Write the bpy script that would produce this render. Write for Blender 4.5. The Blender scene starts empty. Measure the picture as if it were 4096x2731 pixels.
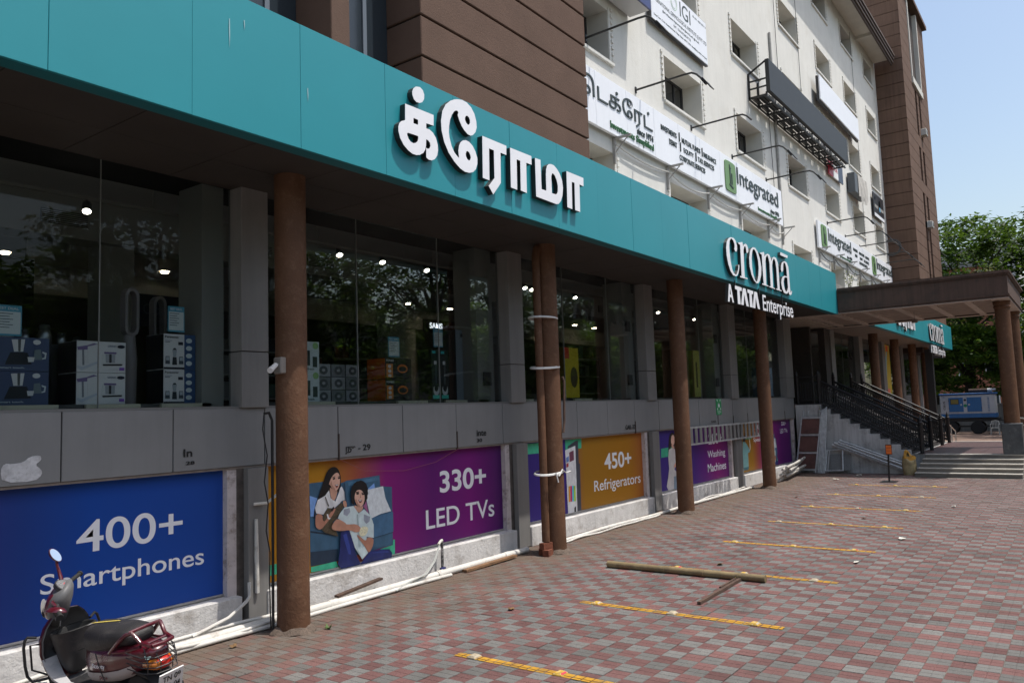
import bpy, math, random
from mathutils import Vector, Matrix, Quaternion
R=random.Random(11)
sc=bpy.context.scene; COL=sc.collection
# ---------------------------------------------------------------- camera
def look(yaw,pitch,roll):
    f=Vector((math.cos(yaw)*math.cos(pitch),math.sin(yaw)*math.cos(pitch),math.sin(pitch)))
    r=f.cross(Vector((0,0,1))).normalized();u=r.cross(f)
    c,s=math.cos(roll),math.sin(roll)
    return c*r+s*u,-s*r+c*u,f
r_,u_,f_=look(math.radians(36.0286),math.radians(5.1098),math.radians(-1.96495))
cam=bpy.data.cameras.new('camera');cam_o=bpy.data.objects.new('camera',cam);COL.objects.link(cam_o)
m=Matrix((r_,u_,-f_)).transposed().to_4x4();m.translation=Vector((0,0,2.4));cam_o.matrix_world=m
cam.sensor_fit='HORIZONTAL';cam.sensor_width=36;cam.lens=27.723;cam.clip_start=.05;cam.clip_end=2000
sc.camera=cam_o
# ---------------------------------------------------------------- world, sun, exposure
SUN=Vector((.45,-1,2.74)).normalized()
w=bpy.data.worlds.new('World');sc.world=w;w.use_nodes=True;nt=w.node_tree
sky=nt.nodes.new('ShaderNodeTexSky');sky.sky_type='NISHITA';sky.sun_disc=False
sky.sun_elevation=math.asin(SUN.z);sky.sun_rotation=math.atan2(SUN.x,SUN.y)
sky.air_density=1.3;sky.dust_density=3.0;sky.ozone_density=.5;sky.altitude=10
nt.links.new(sky.outputs[0],nt.nodes['Background'].inputs[0]);nt.nodes['Background'].inputs[1].default_value=.15
sl=bpy.data.lights.new('sun','SUN');sl.energy=3.4;sl.angle=math.radians(.55);sl.color=(1,.955,.89)
so=bpy.data.objects.new('sun',sl);COL.objects.link(so);so.rotation_euler=SUN.to_track_quat('Z','Y').to_euler();so.location=(0,-30,60)
vs=sc.view_settings;vs.view_transform='Standard';vs.look='None';vs.exposure=.3;vs.gamma=1;vs.use_curve_mapping=False
# ---------------------------------------------------------------- materials
MC={}
def lin(c):
    return tuple((x/255/12.92 if x<=10 else ((x/255+.055)/1.055)**2.4) for x in c[:3])
def mat(name,c,r=.6,metal=0,var=0,vs=2.5,bump=0,bs=60,streak=0,dirt=None,spec=.5,coat=0,emis=0,speck=0,zs=1.0):
    """c linear base colour; var = noise variation, streak = vertical run marks, dirt=(colour,amount,scale), speck = grain"""
    if name in MC:return MC[name]
    m=bpy.data.materials.new(name);MC[name]=m;m.use_nodes=True;n=m.node_tree;N=n.nodes;L=n.links
    b=N['Principled BSDF'];b.inputs['Base Color'].default_value=(*c,1);b.inputs['Roughness'].default_value=r
    b.inputs['Metallic'].default_value=metal;b.inputs['Specular IOR Level'].default_value=spec
    if coat:b.inputs['Coat Weight'].default_value=coat;b.inputs['Coat Roughness'].default_value=.08
    if emis:
        b.inputs['Emission Color'].default_value=(*c,1);b.inputs['Emission Strength'].default_value=emis
    if not(var or bump or streak or dirt or speck):return m
    g=N.new('ShaderNodeNewGeometry')
    def noise(scale,detail=5,mapping=None,rough=.6):
        t=N.new('ShaderNodeTexNoise');t.inputs['Scale'].default_value=scale;t.inputs['Detail'].default_value=detail;t.inputs['Roughness'].default_value=rough
        if mapping:
            mp=N.new('ShaderNodeMapping');mp.inputs['Scale'].default_value=mapping;L.new(g.outputs['Position'],mp.inputs[0]);L.new(mp.outputs[0],t.inputs['Vector'])
        else:L.new(g.outputs['Position'],t.inputs['Vector'])
        return t.outputs[0]
    rgb=N.new('ShaderNodeRGB');rgb.outputs[0].default_value=(*c,1);cur=rgb.outputs[0]
    def modul(fac,lo,hi,a=.3,bb=.7):
        nonlocal cur
        mr=N.new('ShaderNodeMapRange');mr.inputs[1].default_value=a;mr.inputs[2].default_value=bb;mr.inputs[3].default_value=lo;mr.inputs[4].default_value=hi
        L.new(fac,mr.inputs[0]);v=N.new('ShaderNodeVectorMath');v.operation='SCALE';L.new(cur,v.inputs[0]);L.new(mr.outputs[0],v.inputs['Scale']);cur=v.outputs[0]
    if var:modul(noise(vs,6,(1,1,zs)),1-var,1+var)
    if speck:modul(noise(140,2),1-speck,1+speck,.35,.65)
    if streak:modul(noise(3,5,(2.2,2.2,.12),.7),1-streak,1.0,.35,.55)
    if dirt:
        dc,da,ds=dirt
        mr=N.new('ShaderNodeMapRange');mr.inputs[1].default_value=.52;mr.inputs[2].default_value=.68;mr.inputs[4].default_value=da
        L.new(noise(ds,8,None,.7),mr.inputs[0]);mx=N.new('ShaderNodeMix');mx.data_type='RGBA'
        L.new(mr.outputs[0],mx.inputs[0]);L.new(cur,mx.inputs[6]);mx.inputs[7].default_value=(*dc,1);cur=mx.outputs[2]
    L.new(cur,b.inputs['Base Color'])
    if bump:
        bp=N.new('ShaderNodeBump');bp.inputs['Strength'].default_value=bump;bp.inputs['Distance'].default_value=.02
        L.new(noise(bs,4),bp.inputs['Height']);L.new(bp.outputs[0],b.inputs['Normal'])
    return m
def glassmat(name,tint,refl=1.0,rough=0):
    m=bpy.data.materials.new(name);m.use_nodes=True;n=m.node_tree;N=n.nodes;L=n.links
    N.remove(N['Principled BSDF']);t=N.new('ShaderNodeBsdfTransparent');t.inputs[0].default_value=(*tint,1)
    g=N.new('ShaderNodeBsdfGlossy');g.inputs['Roughness'].default_value=rough;f=N.new('ShaderNodeFresnel');f.inputs[0].default_value=1.5
    mu=N.new('ShaderNodeMath');mu.operation='MULTIPLY';mu.inputs[1].default_value=refl;L.new(f.outputs[0],mu.inputs[0])
    x=N.new('ShaderNodeMixShader');L.new(mu.outputs[0],x.inputs[0]);L.new(t.outputs[0],x.inputs[1]);L.new(g.outputs[0],x.inputs[2]);L.new(x.outputs[0],N['Material Output'].inputs[0])
    return m
def flat(c,k=1.0,r=.45,var=0,vs=9):
    """printed ink of the given display colour"""
    l=lin(c);l=tuple(min(.82,x*k) for x in l);return mat('ink_%d_%d_%d_%d_%d_%d'%(*c[:3],int(k*100),int(var*100),vs),l,r,var=var,vs=vs,zs=.7)
# ---------------------------------------------------------------- mesh helpers
OFF={}
class MB:
    def __init__(s):s.v=[];s.f=[];s.m=[]
    def add(s,vs,fs,mi=0):
        o=len(s.v);s.v+=[tuple(p) for p in vs];s.f+=[tuple(i+o for i in f) for f in fs];s.m+=[mi]*len(fs);return s
    def box(s,x0,x1,y0,y1,z0,z1,mi=0):
        return s.add([(x0,y0,z0),(x1,y0,z0),(x1,y1,z0),(x0,y1,z0),(x0,y0,z1),(x1,y0,z1),(x1,y1,z1),(x0,y1,z1)],
            [(0,3,2,1),(4,5,6,7),(0,1,5,4),(1,2,6,5),(2,3,7,6),(3,0,4,7)],mi)
    def cbox(s,x0,x1,y0,y1,z0,z1,c=.01,mi=0):
        """box with chamfered edges"""
        a=[(x0,x1),(y0,y1),(z0,z1)];V=[];ix={}
        for i in (0,1):
            for j in (0,1):
                for k in (0,1):
                    for ax in range(3):
                        p=[a[0][i],a[1][j],a[2][k]];sg=[(1,-1)[i],(1,-1)[j],(1,-1)[k]]
                        for q in range(3):
                            if q!=ax:p[q]+=sg[q]*c
                        ix[(i,j,k,ax)]=len(V);V.append(p)
        F=[]
        for ax in range(3):
            o=[q for q in range(3) if q!=ax]
            for e in (0,1):
                loop=[]
                for (u,v) in ((0,0),(1,0),(1,1),(0,1)):
                    t=[0,0,0];t[ax]=e;t[o[0]]=u;t[o[1]]=v;loop.append(ix[(*t,ax)])
                F.append(loop)
            for u in (0,1):
                for v in (0,1):
                    t0=[0,0,0];t1=[0,0,0];t1[ax]=1
                    for t in (t0,t1):t[o[0]]=u;t[o[1]]=v
                    F.append([ix[(*t0,o[0])],ix[(*t1,o[0])],ix[(*t1,o[1])],ix[(*t0,o[1])]])
        for i in (0,1):
            for j in (0,1):
                for k in (0,1):F.append([ix[(i,j,k,q)] for q in range(3)])
        return s.add(V,F,mi)
    def obox(s,c,ux,uy,uz,mi=0):
        """oriented box: centre and three half-axis vectors"""
        c,ux,uy,uz=map(Vector,(c,ux,uy,uz));V=[c+a*ux+b*uy+d*uz for d in(-1,1) for a,b in((-1,-1),(1,-1),(1,1),(-1,1))]
        return s.add(V,[(0,3,2,1),(4,5,6,7),(0,1,5,4),(1,2,6,5),(2,3,7,6),(3,0,4,7)],mi)
    def tube(s,pts,r,n=8,mi=0,cap=True,flatten=1.0):
        P=[Vector(p) for p in pts];rr=r if isinstance(r,(list,tuple)) else [r]*len(P);V=[];F=[]
        t=(P[1]-P[0]).normalized();u=t.orthogonal().normalized();w=t.cross(u)
        for i,p in enumerate(P):
            t2=(P[min(i+1,len(P)-1)]-P[max(i-1,0)]).normalized()
            q=t.rotation_difference(t2);u=q@u;w=q@w;t=t2
            V+=[p+(u*math.cos(a)+w*math.sin(a)*flatten)*rr[i] for a in [2*math.pi*k/n for k in range(n)]]
        for i in range(len(P)-1):
            for k in range(n):F.append((i*n+k,i*n+(k+1)%n,(i+1)*n+(k+1)%n,(i+1)*n+k))
        if cap:F.append(tuple(range(n))[::-1]);F.append(tuple((len(P)-1)*n+k for k in range(n)))
        return s.add(V,F,mi)
    def lathe(s,prof,c=(0,0,0),n=24,mi=0,ax=(0,0,1)):
        ax=Vector(ax).normalized();u=ax.orthogonal().normalized();w=ax.cross(u);c=Vector(c);V=[];F=[];k=len(prof)
        for (r,z) in prof:V+=[c+ax*z+(u*math.cos(a)+w*math.sin(a))*r for a in [2*math.pi*j/n for j in range(n)]]
        for i in range(k-1):
            for j in range(n):F.append((i*n+j,i*n+(j+1)%n,(i+1)*n+(j+1)%n,(i+1)*n+j))
        cl=tuple(prof[0])==tuple(prof[-1])
        if prof[0][0]>1e-6 and not cl:F.append(tuple(range(n))[::-1])
        if prof[-1][0]>1e-6 and not cl:F.append(tuple((k-1)*n+j for j in range(n)))
        return s.add(V,F,mi)
    def loft(s,secs,mi=0,cap=True,closed=True):
        n=len(secs[0]);V=[p for q in secs for p in q];F=[]
        for i in range(len(secs)-1):
            for j in range(n if closed else n-1):F.append((i*n+j,i*n+(j+1)%n,(i+1)*n+(j+1)%n,(i+1)*n+j))
        if cap and closed:F.append(tuple(range(n))[::-1]);F.append(tuple((len(secs)-1)*n+j for j in range(n)))
        return s.add(V,F,mi)
    def prism(s,loop,y0,y1,mi=0):
        """outline in (x,z) pushed from y0 to y1"""
        n=len(loop);V=[(x,y0,z) for x,z in loop]+[(x,y1,z) for x,z in loop]
        return s.add(V,[tuple(range(n)),tuple(range(n,2*n))[::-1]]+[(i,(i+1)%n,n+(i+1)%n,n+i) for i in range(n)],mi)
    def obj(s,name,mats,parent=None,smooth=False,kind=None,local=False,loc=None):
        me=bpy.data.meshes.new(name);V=s.v;o=bpy.data.objects.new(name,me);COL.objects.link(o)
        if parent is not None:
            o.parent=parent;b=OFF.get(parent,Vector());OFF[o]=b
        elif local:b=Vector();OFF[o]=b
        else:
            xs=[p[0] for p in V];ys=[p[1] for p in V];zs=[p[2] for p in V]
            b=Vector(loc) if loc else Vector(((min(xs)+max(xs))/2,(min(ys)+max(ys))/2,min(zs)));o.location=b;OFF[o]=b
        me.from_pydata([(p[0]-b.x,p[1]-b.y,p[2]-b.z) for p in V],[],s.f)
        if not isinstance(mats,(list,tuple)):mats=[mats]
        for q in mats:me.materials.append(q)
        if any(s.m):me.polygons.foreach_set('material_index',s.m)
        if smooth:
            me.polygons.foreach_set('use_smooth',[True]*len(me.polygons))
            if smooth!='all':me.set_sharp_from_angle(angle=math.radians(38))
        me.update()
        if kind:o['kind']=kind
        return o
def tag(o,label,cat,group=None):
    o['label']=label;o['category']=cat
    if group:o['group']=group
    return o
def thing(name,label,cat,loc,group=None):
    o=bpy.data.objects.new(name,None);COL.objects.link(o);o.location=loc;OFF[o]=Vector(loc);o.empty_display_size=.2
    return tag(o,label,cat,group)
def struct(o):o['kind']='structure';return o
def copy_tree(o,parent=None,loc=None):
    c=o.copy();COL.objects.link(c);c.parent=parent
    if loc is not None:c.location=loc
    for ch in o.children:copy_tree(ch,c)
    return c
def curve_geo(cu):
    o=bpy.data.objects.new('tmp',cu);me=o.to_mesh()
    V=[v.co.copy() for v in me.vertices];F=[tuple(p.vertices) for p in me.polygons]
    o.to_mesh_clear();bpy.data.objects.remove(o);bpy.data.curves.remove(cu);return V,F
def shape(loops,y0,y1,mb=None,mi=0):
    """filled outline with holes, loops of (x,z), thickness y0..y1"""
    cu=bpy.data.curves.new('c','CURVE');cu.dimensions='2D';cu.fill_mode='BOTH';cu.extrude=abs(y1-y0)/2
    for l in loops:
        sp=cu.splines.new('POLY');sp.points.add(len(l)-1);sp.use_cyclic_u=True
        for p,q in zip(sp.points,l):p.co=(q[0],q[1],0,1)
    V,F=curve_geo(cu);mb=mb or MB();ym=(y0+y1)/2
    return mb.add([(v.x,ym-v.z,v.y) for v in V],F,mi)
def smoothloop(l,it=1):
    for _ in range(it):
        o=[]
        for i in range(len(l)):
            a=l[i];b=l[(i+1)%len(l)];o+=[(a[0]*.75+b[0]*.25,a[1]*.75+b[1]*.25),(a[0]*.25+b[0]*.75,a[1]*.25+b[1]*.75)]
        l=o
    return l
def text(body,x0,x1,z0,z1,y,depth=.002,bold=0,mb=None,mi=0,space=1.0,axis='y'):
    """lettering fitted to a rectangle; axis y: faces -Y, axis x: faces -X (x0..x1 are then Y from left to right)"""
    cu=bpy.data.curves.new('t','FONT');cu.body=body;cu.offset=bold;cu.extrude=.01;cu.space_character=space;cu.align_x='CENTER'
    V,F=curve_geo(cu);ax=[v.x for v in V];ay=[v.y for v in V];X0,X1,Y0,Y1=min(ax),max(ax),min(ay),max(ay);mb=mb or MB();P=[]
    for v in V:
        a=x0+(v.x-X0)/(X1-X0)*(x1-x0);c=z0+(v.y-Y0)/(Y1-Y0)*(z1-z0);d=y-(depth if v.z>0 else 0)
        P.append((a,d,c) if axis=='y' else (d,a,c))
    return mb.add(P,F,mi)
def catenary(a,b,sag,n=10):
    a,b=Vector(a),Vector(b);return [a.lerp(b,i/n)-Vector((0,0,sag*4*(i/n)*(1-i/n))) for i in range(n+1)]
TAMIL=[[[[7.037,6.469],[7.107,6.485],[7.159,6.462],[7.184,6.408],[7.176,6.349],[7.144,6.302],[7.096,6.276],[7.039,6.27],[6.993,6.293],[6.967,6.34],[6.965,6.382],[6.989,6.432]]],[[[6.834,6.189],[7.352,6.196],[7.346,6.055],[7.208,6.048],[7.205,5.982],[7.266,5.982],[7.328,5.961],[7.386,5.904],[7.416,5.824],[7.42,5.75],[7.401,5.68],[7.353,5.621],[7.296,5.591],[7.234,5.586],[7.194,5.604],[7.196,5.728],[7.221,5.722],[7.257,5.735],[7.278,5.77],[7.27,5.809],[7.243,5.831],[7.2,5.84],[7.192,5.748],[7.174,5.694],[7.139,5.648],[7.077,5.608],[7.016,5.59],[6.947,5.588],[6.872,5.612],[6.791,5.662],[6.735,5.731],[6.708,5.806],[6.707,5.859],[6.725,5.912],[6.767,5.951],[6.827,5.98]],[[6.976,6.05],[7.059,6.049],[7.057,5.984],[6.974,5.982]],[[6.857,5.821],[6.871,5.835],[7.055,5.84],[7.054,5.804],[7.039,5.769],[7.004,5.739],[6.96,5.726],[6.91,5.735],[6.877,5.763],[6.858,5.8]]],[[[7.833,6.552],[7.933,6.574],[8.033,6.567],[8.123,6.528],[8.191,6.454],[8.228,6.357],[8.231,6.277],[8.2,6.202],[8.146,6.15],[8.094,6.126],[8.033,6.13],[7.964,6.164],[7.907,6.213],[7.86,6.279],[7.835,6.337],[7.849,6.373],[7.838,6.392],[7.806,6.392],[7.766,6.369],[7.715,6.308],[7.673,6.225],[7.65,6.129],[7.641,6.049],[7.654,5.976],[7.688,5.882],[7.742,5.806],[7.799,5.769],[7.841,5.753],[7.831,5.803],[7.828,5.854],[7.845,5.923],[7.876,5.976],[7.928,6.016],[7.988,6.036],[8.059,6.031],[8.129,5.996],[8.187,5.931],[8.225,5.847],[8.221,5.766],[8.186,5.685],[8.122,5.63],[8.039,5.601],[7.948,5.595],[7.851,5.62],[7.737,5.683],[7.626,5.777],[7.546,5.896],[7.5,6.036],[7.494,6.161],[7.525,6.297],[7.595,6.408],[7.694,6.49],[7.773,6.531]],[[7.982,6.34],[8.004,6.373],[8.035,6.386],[8.071,6.372],[8.089,6.338],[8.089,6.298],[8.07,6.271],[8.039,6.264],[8.004,6.28],[7.985,6.312]],[[7.976,5.845],[7.991,5.882],[8.018,5.895],[8.052,5.884],[8.077,5.851],[8.083,5.813],[8.068,5.782],[8.041,5.769],[8.007,5.781],[7.982,5.811]]],[[[8.351,6.193],[8.905,6.194],[8.897,6.057],[8.759,6.059],[8.743,5.615],[8.558,5.414],[8.461,5.513],[8.599,5.652],[8.605,6.053],[8.494,6.052],[8.481,5.594],[8.334,5.599]]],[[[8.997,6.192],[9.534,6.198],[9.531,6.065],[9.392,6.064],[9.38,5.602],[9.228,5.611],[9.24,6.056],[9.149,6.057],[9.137,5.601],[8.984,5.604]]],[[[9.63,6.195],[9.777,6.201],[9.778,5.747],[9.909,5.749],[9.913,6.005],[9.926,6.083],[9.957,6.151],[10.008,6.19],[10.068,6.205],[10.149,6.204],[10.229,6.169],[10.308,6.11],[10.371,6.016],[10.39,5.897],[10.366,5.769],[10.317,5.674],[10.244,5.609],[10.174,5.592],[9.625,5.602]],[[10.063,5.743],[10.062,6.009],[10.085,6.056],[10.113,6.069],[10.165,6.047],[10.215,5.982],[10.242,5.896],[10.236,5.811],[10.214,5.768],[10.177,5.746]]],[[[10.517,6.197],[11.037,6.2],[11.032,6.058],[10.905,6.063],[10.889,5.602],[10.735,5.605],[10.75,6.056],[10.665,6.055],[10.647,5.602],[10.501,5.607]]]]
CROMA=[[[[17.736,6.286],[17.901,6.293],[18.017,6.243],[18.085,6.146],[18.082,6.053],[18.025,5.983],[17.942,5.984],[17.903,6.027],[17.933,6.107],[17.915,6.173],[17.842,6.233],[17.752,6.259],[17.68,6.238],[17.618,6.18],[17.578,6.053],[17.574,5.903],[17.604,5.712],[17.675,5.527],[17.764,5.448],[17.882,5.42],[17.969,5.446],[18.061,5.546],[18.109,5.659],[18.145,5.697],[18.161,5.665],[18.128,5.569],[18.065,5.47],[17.97,5.402],[17.855,5.381],[17.713,5.389],[17.564,5.468],[17.448,5.617],[17.379,5.8],[17.375,5.978],[17.429,6.12],[17.544,6.221],[17.652,6.268]]],[[[18.17,6.228],[18.471,6.29],[18.508,6.171],[18.571,6.238],[18.675,6.278],[18.775,6.27],[18.84,6.205],[18.853,6.128],[18.808,6.074],[18.751,6.056],[18.71,6.07],[18.71,6.122],[18.678,6.197],[18.629,6.216],[18.56,6.171],[18.51,6.085],[18.486,5.433],[18.674,5.432],[18.678,5.404],[18.179,5.395],[18.172,5.428],[18.283,5.43],[18.305,6.195],[18.179,6.206]]],[[[19.205,6.268],[19.369,6.279],[19.543,6.204],[19.681,6.044],[19.749,5.84],[19.702,5.638],[19.576,5.477],[19.442,5.393],[19.3,5.381],[19.146,5.427],[18.986,5.551],[18.885,5.744],[18.885,5.95],[18.973,6.121],[19.081,6.217]],[[19.244,6.228],[19.344,6.221],[19.447,6.142],[19.535,5.975],[19.547,5.782],[19.486,5.579],[19.39,5.442],[19.292,5.415],[19.19,5.464],[19.099,5.597],[19.056,5.766],[19.061,5.974],[19.12,6.127],[19.179,6.203]]],[[[19.71,6.204],[20.029,6.272],[20.055,6.146],[20.163,6.223],[20.312,6.266],[20.447,6.26],[20.55,6.181],[20.594,6.094],[20.711,6.217],[20.85,6.257],[21.006,6.244],[21.118,6.138],[21.141,5.986],[21.142,5.409],[21.288,5.407],[21.289,5.383],[20.849,5.381],[20.845,5.411],[20.961,5.41],[20.966,5.963],[20.925,6.13],[20.855,6.201],[20.769,6.194],[20.682,6.117],[20.614,5.986],[20.594,5.408],[20.733,5.405],[20.739,5.38],[20.294,5.389],[20.289,5.415],[20.4,5.412],[20.418,6.028],[20.366,6.156],[20.302,6.217],[20.23,6.207],[20.147,6.139],[20.098,6.035],[20.06,5.42],[20.209,5.418],[20.21,5.393],[19.743,5.395],[19.739,5.427],[19.855,5.423],[19.841,6.182],[19.715,6.18]]],[[[21.747,6.262],[21.914,6.249],[22.035,6.145],[22.059,5.96],[22.065,5.558],[22.093,5.445],[22.134,5.421],[22.19,5.491],[22.22,5.467],[22.168,5.39],[22.074,5.357],[21.966,5.364],[21.901,5.434],[21.798,5.376],[21.669,5.352],[21.494,5.369],[21.36,5.465],[21.311,5.598],[21.368,5.718],[21.484,5.802],[21.66,5.846],[21.865,5.854],[21.851,6.059],[21.802,6.177],[21.711,6.223],[21.623,6.203],[21.571,6.111],[21.554,6.003],[21.491,5.939],[21.399,5.923],[21.356,5.978],[21.389,6.087],[21.479,6.178],[21.601,6.233]],[[21.88,5.817],[21.711,5.82],[21.602,5.781],[21.526,5.684],[21.531,5.544],[21.605,5.447],[21.71,5.414],[21.814,5.451],[21.891,5.548]]],[[[21.412,6.467],[22.044,6.46],[21.998,6.378],[21.373,6.383]]]]
TATA=[[[[17.393,5.148],[17.488,5.148],[17.642,4.733],[17.554,4.737],[17.511,4.842],[17.405,4.847],[17.375,4.733],[17.273,4.731]],[[17.447,5.065],[17.49,4.907],[17.415,4.91]]],[[[17.771,5.152],[18.211,5.149],[18.188,5.061],[18.062,5.063],[18.07,4.733],[17.899,4.734],[17.904,5.064],[17.773,5.066]]],[[[18.296,5.149],[18.477,5.15],[18.631,4.729],[18.466,4.735],[18.358,5.009],[18.277,4.736],[18.117,4.737]]],[[[18.599,5.153],[19.008,5.146],[18.985,5.065],[18.876,5.065],[18.899,4.734],[18.711,4.733],[18.716,5.066],[18.594,5.069]]],[[[19.09,5.147],[19.274,5.146],[19.432,4.732],[19.266,4.742],[19.157,5.01],[19.084,4.729],[18.913,4.735]]]]
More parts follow.
